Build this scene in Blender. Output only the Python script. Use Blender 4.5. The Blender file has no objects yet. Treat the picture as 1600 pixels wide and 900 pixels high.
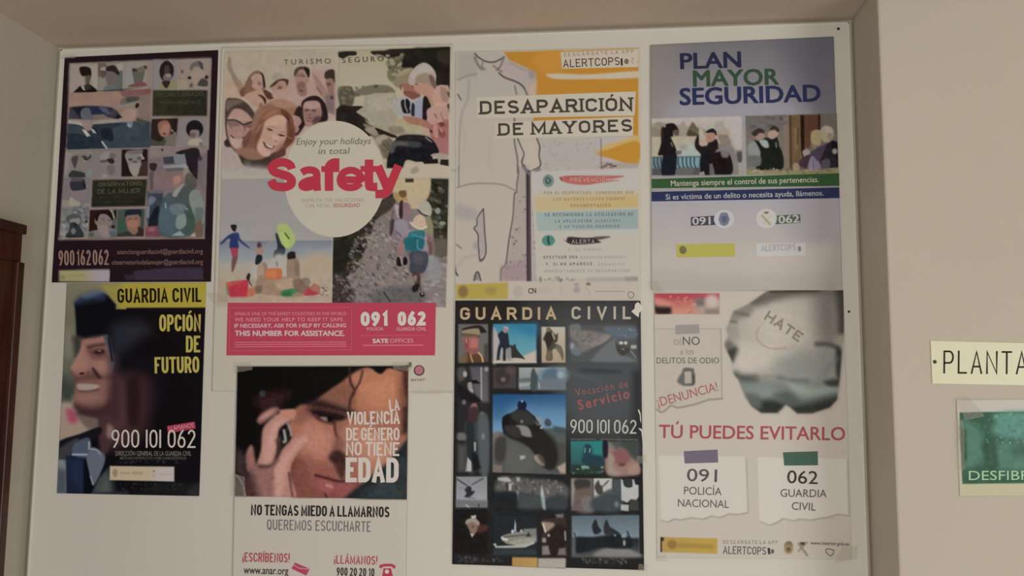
import bpy, math, random
import numpy as np

S = bpy.context.scene
COL = S.collection

# ---------------------------------------------------------------- camera
F_PX = 1350.0                       # focal length for a 1600 px wide frame
CAM_D, CAM_H = 1.90, 1.72           # distance to the back wall, eye height
YAW, PITCH, ROLL = math.radians(6.08), math.radians(5.96), math.radians(0.43)
cy_, sy_, cp_, sp_ = math.cos(YAW), math.sin(YAW), math.cos(PITCH), math.sin(PITCH)
FWD = np.array([-sy_ * cp_, cy_ * cp_, sp_])
R0 = np.array([cy_, sy_, 0.0])
U0 = np.cross(R0, FWD)
RGT = math.cos(ROLL) * R0 + math.sin(ROLL) * U0
UPV = -math.sin(ROLL) * R0 + math.cos(ROLL) * U0
EYE = np.array([0.0, -CAM_D, CAM_H])
cam_data = bpy.data.cameras.new('camera')
cam_data.sensor_width = 36.0
cam_data.lens = 36.0 * F_PX / 1600.0
cam_data.clip_start = 0.02
cam = bpy.data.objects.new('camera', cam_data)
COL.objects.link(cam)
from mathutils import Matrix
cam.matrix_world = Matrix(((RGT[0], UPV[0], -FWD[0], EYE[0]),
                           (RGT[1], UPV[1], -FWD[1], EYE[1]),
                           (RGT[2], UPV[2], -FWD[2], EYE[2]), (0, 0, 0, 1)))
S.camera = cam

# ---------------------------------------------------------------- light
S.view_settings.view_transform = 'Standard'
S.view_settings.look = 'None'
S.view_settings.exposure = 0.0
S.view_settings.gamma = 1.0
S.view_settings.use_curve_mapping = False
world = bpy.data.worlds.new('world')
S.world = world
world.use_nodes = True
world.node_tree.nodes['Background'].inputs['Color'].default_value = (1.0, 0.83, 0.63, 1)
world.node_tree.nodes['Background'].inputs['Strength'].default_value = 0.125

def area(name, loc, target, sx, sy, power, color):
    d = bpy.data.lights.new(name, 'AREA')
    d.shape = 'RECTANGLE'; d.size = sx; d.size_y = sy; d.energy = power; d.color = color
    o = bpy.data.objects.new(name, d); COL.objects.link(o)
    o.location = loc
    from mathutils import Vector
    o.rotation_euler = (Vector(target) - Vector(loc)).to_track_quat('-Z', 'Y').to_euler()
    return o
# daylight entering by the window of the hall behind the camera
area('window_daylight', (2.9, -3.2, 1.25), (0.0, 0, 1.5), 1.5, 1.5, 40, (1.0, 0.985, 0.945))
area('front_fill_light', (-0.25, -4.3, 1.0), (-0.2, 0, 1.5), 1.4, 1.9, 41, (1.0, 1.0, 0.98))  # unseen frontal fill, added to balance the left of the board
LIGHT = np.array([0.56, 0.515, 0.455])    # diffuse light reaching the board: printed colour = seen colour / this
# ---------------------------------------------------------------- helpers
def on_plane(px, py, axis=1, val=0.0):
    """where the sight line of photo point (px, py) meets the plane axis = val"""
    px = np.asarray(px, float); py = np.asarray(py, float)
    d = FWD + ((px - 800) / F_PX)[..., None] * RGT + ((450 - py) / F_PX)[..., None] * UPV
    t = (val - EYE[axis]) / d[..., axis]
    return EYE + t[..., None] * d

def lin(c):
    c = np.asarray(c, float) / 255.0
    return np.where(c <= 0.04045, c / 12.92, ((c + 0.055) / 1.055) ** 2.4)

def hx(h):
    return np.array([int(h[i:i + 2], 16) for i in (0, 2, 4)], float) if isinstance(h, str) else np.asarray(h, float)

def ink(c):
    """albedo of a print colour noted from the photograph"""
    c = hx(c); y = (c @ np.array([0.3, 0.59, 0.11]))[..., None]
    c = y + (c - y) * np.clip(0.66 + 0.34 * (y - 40) / 90, 0.66, 1.0)      # dark inks are greyer than they look
    c = np.maximum(c - 9 * np.clip(1 - c / 70, 0, 1), 2)
    return np.clip((lin(c) - 0.003) / LIGHT, 0.002, 0.9)

MATS = {}
def mat(name, color, rough=0.5, spec=0.5, bump=0.0, scale=60.0, mottle=0.0, emit=None):
    if name in MATS: return MATS[name]
    m = bpy.data.materials.new(name); m.use_nodes = True
    nt = m.node_tree; b = nt.nodes['Principled BSDF']
    b.inputs['Base Color'].default_value = (*color, 1)
    b.inputs['Roughness'].default_value = rough
    b.inputs['Specular IOR Level'].default_value = spec
    if bump or mottle:
        tc = nt.nodes.new('ShaderNodeTexCoord')
        nz = nt.nodes.new('ShaderNodeTexNoise'); nz.inputs['Scale'].default_value = scale
        nz.inputs['Detail'].default_value = 5
        nt.links.new(tc.outputs['Object'], nz.inputs['Vector'])
        if bump:
            bp = nt.nodes.new('ShaderNodeBump'); bp.inputs['Strength'].default_value = bump
            bp.inputs['Distance'].default_value = 0.002
            nt.links.new(nz.outputs['Fac'], bp.inputs['Height']); nt.links.new(bp.outputs['Normal'], b.inputs['Normal'])
        if mottle:
            n2 = nt.nodes.new('ShaderNodeTexNoise'); n2.inputs['Scale'].default_value = 3.0; n2.inputs['Detail'].default_value = 4
            nt.links.new(tc.outputs['Object'], n2.inputs['Vector'])
            mx = nt.nodes.new('ShaderNodeMix'); mx.data_type = 'RGBA'
            mx.inputs[6].default_value = (*[v * (1 - mottle) for v in color], 1)
            mx.inputs[7].default_value = (*[min(0.95, v * (1 + mottle)) for v in color], 1)
            nt.links.new(n2.outputs['Fac'], mx.inputs[0]); nt.links.new(mx.outputs[2], b.inputs['Base Color'])
    MATS[name] = m
    return m

def wood_mat():
    m = bpy.data.materials.new('reddish_wood'); m.use_nodes = True
    nt = m.node_tree; b = nt.nodes['Principled BSDF']
    tc = nt.nodes.new('ShaderNodeTexCoord'); mp = nt.nodes.new('ShaderNodeMapping')
    mp.inputs['Scale'].default_value = (40, 40, 2.5)
    nz = nt.nodes.new('ShaderNodeTexNoise'); nz.inputs['Scale'].default_value = 2.0; nz.inputs['Detail'].default_value = 6
    cr = nt.nodes.new('ShaderNodeValToRGB')
    cr.color_ramp.elements[0].color = (0.030, 0.0065, 0.003, 1); cr.color_ramp.elements[1].color = (0.085, 0.020, 0.008, 1)
    cr.color_ramp.elements[0].position = 0.3; cr.color_ramp.elements[1].position = 0.7
    nt.links.new(tc.outputs['Object'], mp.inputs['Vector']); nt.links.new(mp.outputs['Vector'], nz.inputs['Vector'])
    nt.links.new(nz.outputs['Fac'], cr.inputs['Fac']); nt.links.new(cr.outputs['Color'], b.inputs['Base Color'])
    b.inputs['Roughness'].default_value = 0.4
    return m

def mesh_obj(name, verts, faces, material, parent=None, origin=(0, 0, 0), smooth=False, bevel=0):
    me = bpy.data.meshes.new(name)
    o3 = np.asarray(origin, float)
    me.from_pydata([tuple(np.asarray(v, float) - o3) for v in verts], [], faces)
    me.materials.append(material); me.update()
    if smooth: me.polygons.foreach_set('use_smooth', [True] * len(me.polygons))
    o = bpy.data.objects.new(name, me); COL.objects.link(o)
    if parent is not None: o.parent = parent
    else: o.location = origin
    if bevel:
        b = o.modifiers.new('bevel', 'BEVEL'); b.width = bevel; b.segments = 2; b.limit_method = 'ANGLE'
    return o

def box_vf(x0, x1, y0, y1, z0, z1):
    v = [(x, y, z) for x in (x0, x1) for y in (y0, y1) for z in (z0, z1)]
    f = [(0, 1, 3, 2), (4, 6, 7, 5), (0, 4, 5, 1), (2, 3, 7, 6), (0, 2, 6, 4), (1, 5, 7, 3)]
    return v, f

def join_vf(*parts):
    V, Fc = [], []
    for v, f in parts:
        n = len(V); V += list(v); Fc += [tuple(i + n for i in q) for q in f]
    return V, Fc

def box(name, x0, x1, y0, y1, z0, z1, material, parent=None, origin=(0, 0, 0), bevel=0):
    return mesh_obj(name, *box_vf(x0, x1, y0, y1, z0, z1), material, parent, origin, bevel=bevel)

def empty(name, loc, label, cat, group=None):
    o = bpy.data.objects.new(name, None); COL.objects.link(o)
    o.location = loc; o.empty_display_size = 0.05
    o['label'] = label; o['category'] = cat
    if group: o['group'] = group
    return o

def structure(o):
    o['kind'] = 'structure'; return o

# ---------------------------------------------------------------- the room
BOARD_Y = -0.016                     # front face of the notice board
PIL_Y = -0.182                       # front face of the wall to the right of the recess
WALL_C = (0.63, 0.585, 0.505)
wall_m = mat('painted_plaster', WALL_C, 0.7, 0.3, bump=0.25, scale=90, mottle=0.035)
ceil_m = mat('ceiling_paint', (0.66, 0.57, 0.47), 0.8, 0.2, bump=0.2, scale=70, mottle=0.03)
floor_m = mat('floor_tile', (0.42, 0.36, 0.29), 0.45, 0.4, mottle=0.1)
bl = on_plane([96, 42], [76, 900], 1, BOARD_Y)
br = on_plane([1328, 1355], [36, 900], 1, BOARD_Y)
BX0, BX1 = bl[:, 0].mean(), br[:, 0].mean()
BZ1 = (bl[0, 2] + br[0, 2]) / 2
WX0 = on_plane(96, 76, 1, 0.0)[0] - 0.006
RX = BX1 + 0.009
CEIL = BZ1 + 0.010
structure(box('wall_back', WX0 - 0.1, 2.6, 0.0, 0.1, 0, CEIL + 0.1, wall_m))
structure(box('wall_left', WX0 - 0.1, WX0, -4.6, 0.0, 0, CEIL + 0.1, wall_m))
structure(box('wall_right', RX, 2.6, PIL_Y, 0.0, 0, CEIL, wall_m, bevel=0.004))
structure(box('ceiling', WX0 - 0.1, 2.6, -4.6, 0.1, CEIL, CEIL + 0.1, ceil_m))
structure(box('floor', WX0 - 0.1, 2.6, -4.6, 0.1, -0.1, 0, floor_m))

# door in the left wall: casing with a rebated moulding, leaf inside it
wood = wood_mat()
dz = on_plane(37, 352, 0, WX0 + 0.02)
DY1, DZ1 = dz[1], dz[2]
door = structure(bpy.data.objects.new('door_1', None)); COL.objects.link(door); door.location = (WX0, DY1 - 0.5, 0)
door['label'] = 'reddish-brown wooden door and casing in the left wall'
do = (WX0, DY1 - 0.5, 0)
CW, DW = 0.085, 0.82
def casing(y0, y1, z0, z1, side):
    parts = [box_vf(WX0, WX0 + 0.020, y0, y1, z0, z1)]
    if side == 'far': parts.append(box_vf(WX0, WX0 + 0.030, y1 - 0.022, y1, z0, z1))
    if side == 'near': parts.append(box_vf(WX0, WX0 + 0.030, y0, y0 + 0.022, z0, z1))
    if side == 'top': parts.append(box_vf(WX0, WX0 + 0.030, y0, y1, z1 - 0.022, z1))
    return join_vf(*parts)
mesh_obj('door_jamb', *casing(DY1 - CW, DY1, 0, DZ1 - CW, 'far'), wood, door, do, bevel=0.003)
mesh_obj('door_jamb', *casing(DY1 - 2 * CW - DW, DY1 - CW - DW, 0, DZ1 - CW, 'near'), wood, door, do, bevel=0.003)
mesh_obj('door_head', *casing(DY1 - 2 * CW - DW, DY1, DZ1 - CW, DZ1, 'top'), wood, door, do, bevel=0.003)
yl0, yl1 = DY1 - CW - DW, DY1 - CW
leaf = box('door_leaf', WX0, WX0 + 0.006, yl0, yl1, 0.005, DZ1 - CW, wood, door, do)
for z0, z1 in ((0.15, 0.85), (1.0, DZ1 - CW - 0.14)):
    mesh_obj('door_panel', *box_vf(WX0 + 0.006, WX0 + 0.014, yl0 + 0.13, yl1 - 0.13, z0, z1), wood, leaf, do, bevel=0.005)

# the notice board that fills the recess
panel_m = mat('white_laminate', tuple(ink('b1a99a')), 0.42, 0.4, mottle=0.03)
edge_m = mat('board_edging', tuple(ink('b8ae9f')), 0.35, 0.5)
screw_m = mat('dark_screw', (0.03, 0.025, 0.02), 0.4)
board = empty('notice_board', ((BX0 + BX1) / 2, BOARD_Y, 1.05), 'large white notice board filling the recessed wall behind all the posters', 'notice board')
bo = tuple(board.location)
def quadpts(px, y): return on_plane([p[0] for p in px], [p[1] for p in px], 1, y)
bq = quadpts([(96, 76), (1328, 36), (1355, 900), (42, 900)], BOARD_Y)
zb = 1.05
box('panel', BX0 + 0.004, BX1 - 0.003, BOARD_Y, -0.001, zb, BZ1 - 0.003, panel_m, board, bo)
for nm, a in (('edge_strip', (BX0, BX0 + 0.0045, BOARD_Y - 0.0015, -0.001, zb, BZ1)),
              ('edge_strip', (BX1 - 0.0035, BX1, BOARD_Y - 0.0015, -0.001, zb, BZ1)),
              ('edge_strip', (BX0, BX1, BOARD_Y - 0.0015, -0.001, BZ1 - 0.004, BZ1))):
    box(nm, *a, edge_m, board, bo, bevel=0.0006)
def screw(px, py, y, parent, origin, r=0.0035):
    c = on_plane(px, py, 1, y)
    v = [c + np.array([0, -0.0016, 0])]; f = []
    for rr, yy in ((r * 0.6, -0.0014), (r, 0.0)):
        v += [c + np.array([rr * math.cos(a), yy, rr * math.sin(a)]) for a in np.linspace(0, 2 * math.pi, 13)[:-1]]
    for i in range(12):
        j = (i + 1) % 12
        f += [(0, 1 + i, 1 + j), (1 + i, 13 + i, 13 + j, 1 + j)]
    return mesh_obj('screw', v, f, screw_m, parent, origin, smooth=True)
screw(1310, 45, BOARD_Y, board, bo); screw(1326.5, 487, BOARD_Y, board, bo, 0.0028)
# ---------------------------------------------------------------- printed pictures: a small painter for colour per vertex
def nums(s):
    a = np.array([float(v) for v in s.split()], float) if isinstance(s, str) else np.asarray(s, float).ravel()
    return a.reshape(-1, 2)

def spline(p, closed=True, n=6):
    q = np.vstack([p[-1:], p, p[:2]]) if closed else np.vstack([p[:1], p, p[-1:]])
    out = []
    for i in range(1, len(q) - 2):
        a, b, c, d = q[i - 1], q[i], q[i + 1], q[i + 2]
        for t in np.arange(n) / n:
            out.append(0.5 * (2 * b + (c - a) * t + (2 * a - 5 * b + 4 * c - d) * t * t + (3 * b - a - 3 * c + d) * t ** 3))
    if not closed: out.append(p[-1])
    return np.array(out)

def vnoise(h, w, scale, seed):
    r = np.random.RandomState(seed)
    gh, gw = int(h / scale) + 3, int(w / scale) + 3
    g = r.rand(gh, gw)
    y = np.arange(h) / scale; x = np.arange(w) / scale
    yi, xi = y.astype(int), x.astype(int); fy, fx = y - yi, x - xi
    fy = (fy * fy * (3 - 2 * fy))[:, None]; fx = (fx * fx * (3 - 2 * fx))[None]
    a = g[yi][:, xi]; b = g[yi][:, xi + 1]; c = g[yi + 1][:, xi]; d = g[yi + 1][:, xi + 1]
    return (a * (1 - fx) + b * fx) * (1 - fy) + (c * (1 - fx) + d * fx) * fy - 0.5

class Canvas:
    """seen colours on a 1 px raster that follows the sheet; painted once, then read into the mesh of the print"""
    def __init__(s, x0, y0, x1, y1, base):
        s.x0, s.y0 = int(x0) - 3, int(y0) - 3
        s.w, s.h = int(x1) + 4 - s.x0, int(y1) + 4 - s.y0
        s.a = np.zeros((s.h, s.w, 3)) + hx(base)
        s.k, s.o, s.m = 1.0, np.zeros(2), None
    def v(s, x0, y0, x1, y1, W):
        s.k = (x1 - x0) / W; s.o = np.array([x0, y0], float)
    def P(s, pts): return nums(pts) * s.k + s.o
    def box(s, p, pad):
        x0 = max(0, int(p[:, 0].min() - s.x0 - pad)); x1 = min(s.w, int(p[:, 0].max() - s.x0 + pad) + 2)
        y0 = max(0, int(p[:, 1].min() - s.y0 - pad)); y1 = min(s.h, int(p[:, 1].max() - s.y0 + pad) + 2)
        if x1 <= x0 or y1 <= y0: return None
        X, Y = np.meshgrid(np.arange(x0, x1) + s.x0 + 0.0, np.arange(y0, y1) + s.y0 + 0.0)
        return (slice(y0, y1), slice(x0, x1)), X, Y
    def put(s, sl, cov, col):
        if s.m is not None: cov = cov * s.m[sl]
        s.a[sl] += cov[..., None] * (col - s.a[sl])
    @staticmethod
    def cover(p, X, Y, f):
        d2 = np.full(X.shape, 1e9); ins = np.zeros(X.shape, bool)
        n = len(p)
        for i in range(n):
            a, b = p[i], p[(i + 1) % n]
            e = b - a; L = e @ e + 1e-9
            t = np.clip(((X - a[0]) * e[0] + (Y - a[1]) * e[1]) / L, 0, 1)
            d2 = np.minimum(d2, (X - a[0] - t * e[0]) ** 2 + (Y - a[1] - t * e[1]) ** 2)
            c = (a[1] > Y) != (b[1] > Y)
            if c.any(): ins ^= c & (X < a[0] + (Y - a[1]) * e[0] / (e[1] if abs(e[1]) > 1e-9 else 1e-9))
        d = np.sqrt(d2); d = np.where(ins, d, -d)
        t = np.clip(0.5 + d / max(f, 0.65) * 0.5, 0, 1)
        return t * t * (3 - 2 * t)
    def clip(s, pts=None, f=0.7, px=False):
        if pts is None: s.m = None; return
        p = nums(pts) if px else s.P(pts)
        X, Y = np.meshgrid(np.arange(s.w) + s.x0 + 0.0, np.arange(s.h) + s.y0 + 0.0)
        s.m = s.cover(p, X, Y, f)
    def p(s, pts, col, f=1.0, sm=0, a=1.0):
        f = max(0.65, f * s.k * 2.0) if f > 1.3 else 0.75
        p = s.P(pts)
        if sm: p = spline(p)
        b = s.box(p, f + 1)
        if b: s.put(b[0], a * s.cover(p, b[1], b[2], f), hx(col))
    def g(s, pts, c0, c1, q, f=1.0, sm=0, a=1.0):
        f = max(0.65, f * s.k * 2.0) if f > 1.3 else 0.75
        p = s.P(pts); q = s.P(q)
        if sm: p = spline(p)
        b = s.box(p, f + 1)
        if not b: return
        e = q[1] - q[0]
        t = np.clip(((b[1] - q[0, 0]) * e[0] + (b[2] - q[0, 1]) * e[1]) / (e @ e), 0, 1)[..., None]
        s.put(b[0], a * s.cover(p, b[1], b[2], f), hx(c0) * (1 - t) + hx(c1) * t)
    def e(s, x, y, rx, ry, col, rot=0, f=1.0, a=1.0):
        t = np.linspace(0, 2 * math.pi, 25)[:-1]; r = math.radians(rot)
        u, w = rx * np.cos(t), ry * np.sin(t)
        s.p(np.stack([x + u * math.cos(r) - w * math.sin(r), y + u * math.sin(r) + w * math.cos(r)], 1), col, f, 0, a)
    def l(s, pts, w, col, f=0.8, a=1.0, sm=1, taper=0):
        f = max(0.65, f * s.k * 2.0) if f > 1.3 else 0.75
        p = s.P(pts); w = w * s.k / 2
        if sm and len(p) > 2: p = spline(p, False)
        b = s.box(p, w + f + 1)
        if not b: return
        X, Y = b[1], b[2]; best = np.full(X.shape, -1e9); n = len(p) - 1
        for i in range(n):
            A, B = p[i], p[i + 1]; e = B - A; L = e @ e + 1e-9
            t = np.clip(((X - A[0]) * e[0] + (Y - A[1]) * e[1]) / L, 0, 1)
            ww = w * (1 - taper * (i + t) / n) if taper else w
            best = np.maximum(best, ww - np.sqrt((X - A[0] - t * e[0]) ** 2 + (Y - A[1] - t * e[1]) ** 2))
        t = np.clip(0.5 + best / max(f, 0.65) * 0.5, 0, 1)
        if w < 0.5: a = a * max(0.25, w / 0.5)
        s.put(b[0], a * t * t * (3 - 2 * t), hx(col))
    def n(s, pts, amp, scale, seed=1, chroma=0.25):
        p = s.P(pts); b = s.box(p, 0)
        if not b: return
        c = s.cover(p, b[1], b[2], 1.0)
        if s.m is not None: c = c * s.m[b[0]]
        h, w = c.shape
        k = vnoise(h, w, scale, seed) + 0.5 * vnoise(h, w, scale / 2.1, seed + 7)
        for ch in range(3):
            s.a[b[0]][..., ch] += c * amp * (k + chroma * vnoise(h, w, scale * 1.7, seed + 20 + ch))
        np.clip(s.a, 0, 255, out=s.a)
    def dabs(s, pts, n, cols, r0, r1, asp=1.0, rot=0, seed=1, f=1.0, a=0.8, jit=25):
        p = s.P(pts); r = random.Random(seed); k = s.k; o = s.o
        s.k, s.o = 1.0, np.zeros(2); i = 0; f = f / 2.0
        lo, hi = p.min(0), p.max(0)
        while i < n:
            x, y = r.uniform(lo[0], hi[0]), r.uniform(lo[1], hi[1]); i += 1
            if s.cover(p, np.array([[x]]), np.array([[y]]), 0.7)[0, 0] < 0.5: continue
            R = r.uniform(r0, r1)
            s.e(x, y, R, R / asp, r.choice(cols), rot + r.uniform(-jit, jit), f, a)
        s.k, s.o = k, o
    def soft(s, pts, rad=1.0):
        """the print's own softness inside a region"""
        p = s.P(pts); b = s.box(p, 0)
        if not b: return
        c = s.cover(p, b[1], b[2], 1.5)[..., None]; q = s.a[b[0]].copy()
        for _ in range(int(rad * 2)):
            q2 = q.copy()
            q2[1:-1] = (q[:-2] + 2 * q[1:-1] + q[2:]) / 4; q = q2.copy()
            q2[:, 1:-1] = (q[:, :-2] + 2 * q[:, 1:-1] + q[:, 2:]) / 4; q = q2
        s.a[b[0]] += c * (q - s.a[b[0]])
    def sample(s, x, y):
        x = np.clip(x - s.x0, 0, s.w - 1.001); y = np.clip(y - s.y0, 0, s.h - 1.001)
        xi, yi = x.astype(int), y.astype(int); fx, fy = (x - xi)[..., None], (y - yi)[..., None]
        a = s.a
        return (a[yi, xi] * (1 - fx) + a[yi, xi + 1] * fx) * (1 - fy) + (a[yi + 1, xi] * (1 - fx) + a[yi + 1, xi + 1] * fx) * fy

# ---------------------------------------------------------------- lettering
FONT_CACHE = {}
def built_in_text(body, bold, space):
    key = (body, space)
    if key not in FONT_CACHE:
        c = bpy.data.curves.new('lettering', 'FONT'); c.body = body; c.space_character = space
        c.resolution_u = 3; c.fill_mode = 'FRONT'
        o = bpy.data.objects.new('lettering', c)
        COL.objects.link(o)
        me = bpy.data.meshes.new_from_object(o.evaluated_get(bpy.context.evaluated_depsgraph_get()))
        v = np.array([q.co[:2] for q in me.vertices]) if len(me.vertices) else np.zeros((0, 2))
        fc = [tuple(q.vertices) for q in me.polygons]
        bpy.data.objects.remove(o); bpy.data.curves.remove(c); bpy.data.meshes.remove(me)
        FONT_CACHE[key] = (v, fc)
    v, fc = FONT_CACHE[key]
    if bold > 0 and len(v):                              # heavier face: the outline spread sideways
        d = [(-1, 0), (1, 0), (-.7, .7), (.7, .7), (-.7, -.7), (.7, -.7)]
        n = len(v); V = np.vstack([v + np.array(q) * bold for q in d])
        return V, [tuple(i + k * n for i in f) for k in range(len(d)) for f in fc], np.repeat(np.arange(len(d)) * 0.11, n)
    return v, fc, np.zeros(len(v))

def arc(cx, cy, rx, ry, a0, a1, n=7):
    t = np.radians(np.linspace(a0, a1, n))
    return [(cx + rx * math.cos(q), cy + ry * math.sin(q)) for q in t]
def ring(x0, y0, x1, y1, r):
    cx = (x0 + x1) / 2; rx = (x1 - x0) / 2
    return arc(cx, y1 - r, rx, r, 0, 180) + arc(cx, y0 + r, rx, r, 180, 360) + [(x1, y1 - r)]
RY = 0.26
GL = {
 'A': (1.05, [[(0, 0), (.5, 1), (1, 0)], [(.17, .3), (.83, .3)]]),
 'B': (1, [[(0, 0), (0, 1), (.6, 1)] + arc(.6, .77, .36, .23, 90, -90) + [(0, .54)], [(.6, .54)] + arc(.62, .27, .38, .27, 90, -90) + [(0, 0)]]),
 'C': (1, [arc(.5, 1 - RY, .5, RY, 0, 180) + arc(.5, RY, .5, RY, 180, 360)]),
 'D': (1, [[(0, 0), (0, 1), (.5, 1)] + arc(.5, 1 - RY * 1.1, .5, RY * 1.1, 90, 0) + arc(.5, RY * 1.1, .5, RY * 1.1, 0, -90) + [(0, 0)]]),
 'E': (.86, [[(1, 1), (0, 1), (0, 0), (1, 0)], [(0, .52), (.85, .52)]]),
 'F': (.84, [[(1, 1), (0, 1), (0, 0)], [(0, .52), (.85, .52)]]),
 'G': (1, [arc(.5, 1 - RY, .5, RY, 0, 180) + arc(.5, RY, .5, RY, 180, 360) + [(1, .48), (.52, .48)]]),
 'H': (1, [[(0, 0), (0, 1)], [(1, 0), (1, 1)], [(0, .5), (1, .5)]]),
 'I': (0, [[(0, 0), (0, 1)]]),
 'J': (.8, [[(1, 1)] + arc(.5, RY, .5, RY, 360, 180)]),
 'K': (1, [[(0, 0), (0, 1)], [(1, 1), (.05, .4)], [(.3, .55), (1, 0)]]),
 'L': (.8, [[(0, 1), (0, 0), (1, 0)]]),
 'M': (1.3, [[(0, 0), (0, 1), (.5, .15), (1, 1), (1, 0)]]),
 'N': (1.05, [[(0, 0), (0, 1), (1, 0), (1, 1)]]),
 'O': (1, [ring(0, 0, 1, 1, RY + .04)]),
 'P': (.95, [[(0, 0), (0, 1), (.6, 1)] + arc(.6, .73, .4, .27, 90, -90) + [(0, .46)]]),
 'Q': (1, [ring(0, 0, 1, 1, RY + .04), [(.6, .22), (1, -.08)]]),
 'R': (1, [[(0, 0), (0, 1), (.6, 1)] + arc(.6, .74, .38, .26, 90, -90) + [(0, .48)], [(.55, .48), (1, 0)]]),
 'S': (.95, [arc(.5, .75, .48, .25, 20, 90, 4) + arc(.5, .75, .48, .25, 90, 240, 7) + [(.66, .47)] + arc(.5, .25, .5, .25, 35, -90, 6) + arc(.5, .25, .5, .25, 270, 200, 4)]),
 'T': (.95, [[(0, 1), (1, 1)], [(.5, 1), (.5, 0)]]),
 'U': (1, [[(0, 1)] + arc(.5, RY, .5, RY, 180, 360) + [(1, 1)]]),
 'V': (1.05, [[(0, 1), (.5, 0), (1, 1)]]),
 'W': (1.5, [[(0, 1), (.27, 0), (.5, .85), (.73, 0), (1, 1)]]),
 'X': (1, [[(0, 0), (1, 1)], [(0, 1), (1, 0)]]),
 'Y': (1.05, [[(0, 1), (.5, .48), (1, 1)], [(.5, .48), (.5, 0)]]),
 'Z': (.95, [[(0, 1), (1, 1), (0, 0), (1, 0)]]),
 '0': (1, [ring(0, 0, 1, 1, RY + .06)]),
 '1': (.45, [[(0, .78), (1, 1), (1, 0)]]),
 '|': (0, [[(0, 0), (0, 1)]]),
 '2': (1, [arc(.5, 1 - RY, .48, RY, 170, -25, 9) + [(0, 0), (1, 0)]]),
 '3': (1, [arc(.48, .76, .46, .24, 160, -90, 9), arc(.48, .26, .5, .26, 90, -160, 9)]),
 '4': (1, [[(.75, 0), (.75, 1), (0, .3), (1, .3)]]),
 '5': (1, [[(.9, 1), (.12, 1), (.06, .55)] + arc(.46, .32, .52, .32, 120, -160, 9)]),
 '6': (1, [ring(0, 0, 1, .58, .27), [(.05, .4), (.25, .72), (.68, 1)]]),
 '7': (1, [[(0, 1), (1, 1), (.3, 0)]]),
 '8': (1, [ring(.06, .52, .94, 1, .23), ring(0, 0, 1, .54, .26)]),
 '9': (1, [ring(0, .42, 1, 1, .27), [(.95, .6), (.75, .28), (.32, 0)]]),
 '.': (0, [[(0, 0), (0, .06)]]), ',': (0, [[(0, .06), (0, -.1)]]), '!': (0, [[(0, .3), (0, 1)], [(0, 0), (0, .08)]]),
 '\u00a1': (0, [[(0, .5), (0, -.2)], [(0, .72), (0, .8)]]),
}
ACC = {'\u00d3': 'O', '\u00c1': 'A', '\u00c9': 'E', '\u00cd': 'I', '\u00da': 'U'}
def ribbon(p, w):
    """flat band of width w along the open or closed path p"""
    p = [np.asarray(q, float) for q in p]
    q = [p[0]]
    for r in p[1:]:
        if np.linalg.norm(r - q[-1]) > 1e-4: q.append(r)
    closed = len(q) > 3 and np.linalg.norm(q[0] - q[-1]) < 1e-3
    if closed: q = q[:-1]
    n = len(q); V = []
    for i in range(n):
        a = q[i - 1] if (i or closed) else None
        b = q[(i + 1) % n] if (i < n - 1 or closed) else None
        d0 = (q[i] - a) / np.linalg.norm(q[i] - a) if a is not None else None
        d1 = (b - q[i]) / np.linalg.norm(b - q[i]) if b is not None else None
        if d0 is None: d0 = d1
        if d1 is None: d1 = d0
        n0 = np.array([-d0[1], d0[0]]); n1 = np.array([-d1[1], d1[0]])
        m = n0 + n1; L = np.linalg.norm(m)
        if L < 1e-6: m = n0
        else:
            m = m / L; m = m / max(0.42, m @ n0)
        V += [q[i] + m * w / 2, q[i] - m * w / 2]
    Fc = [(2 * i, 2 * i + 1, 2 * ((i + 1) % n) + 1, 2 * ((i + 1) % n)) for i in range(n if closed else n - 1)]
    return V, Fc

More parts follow.
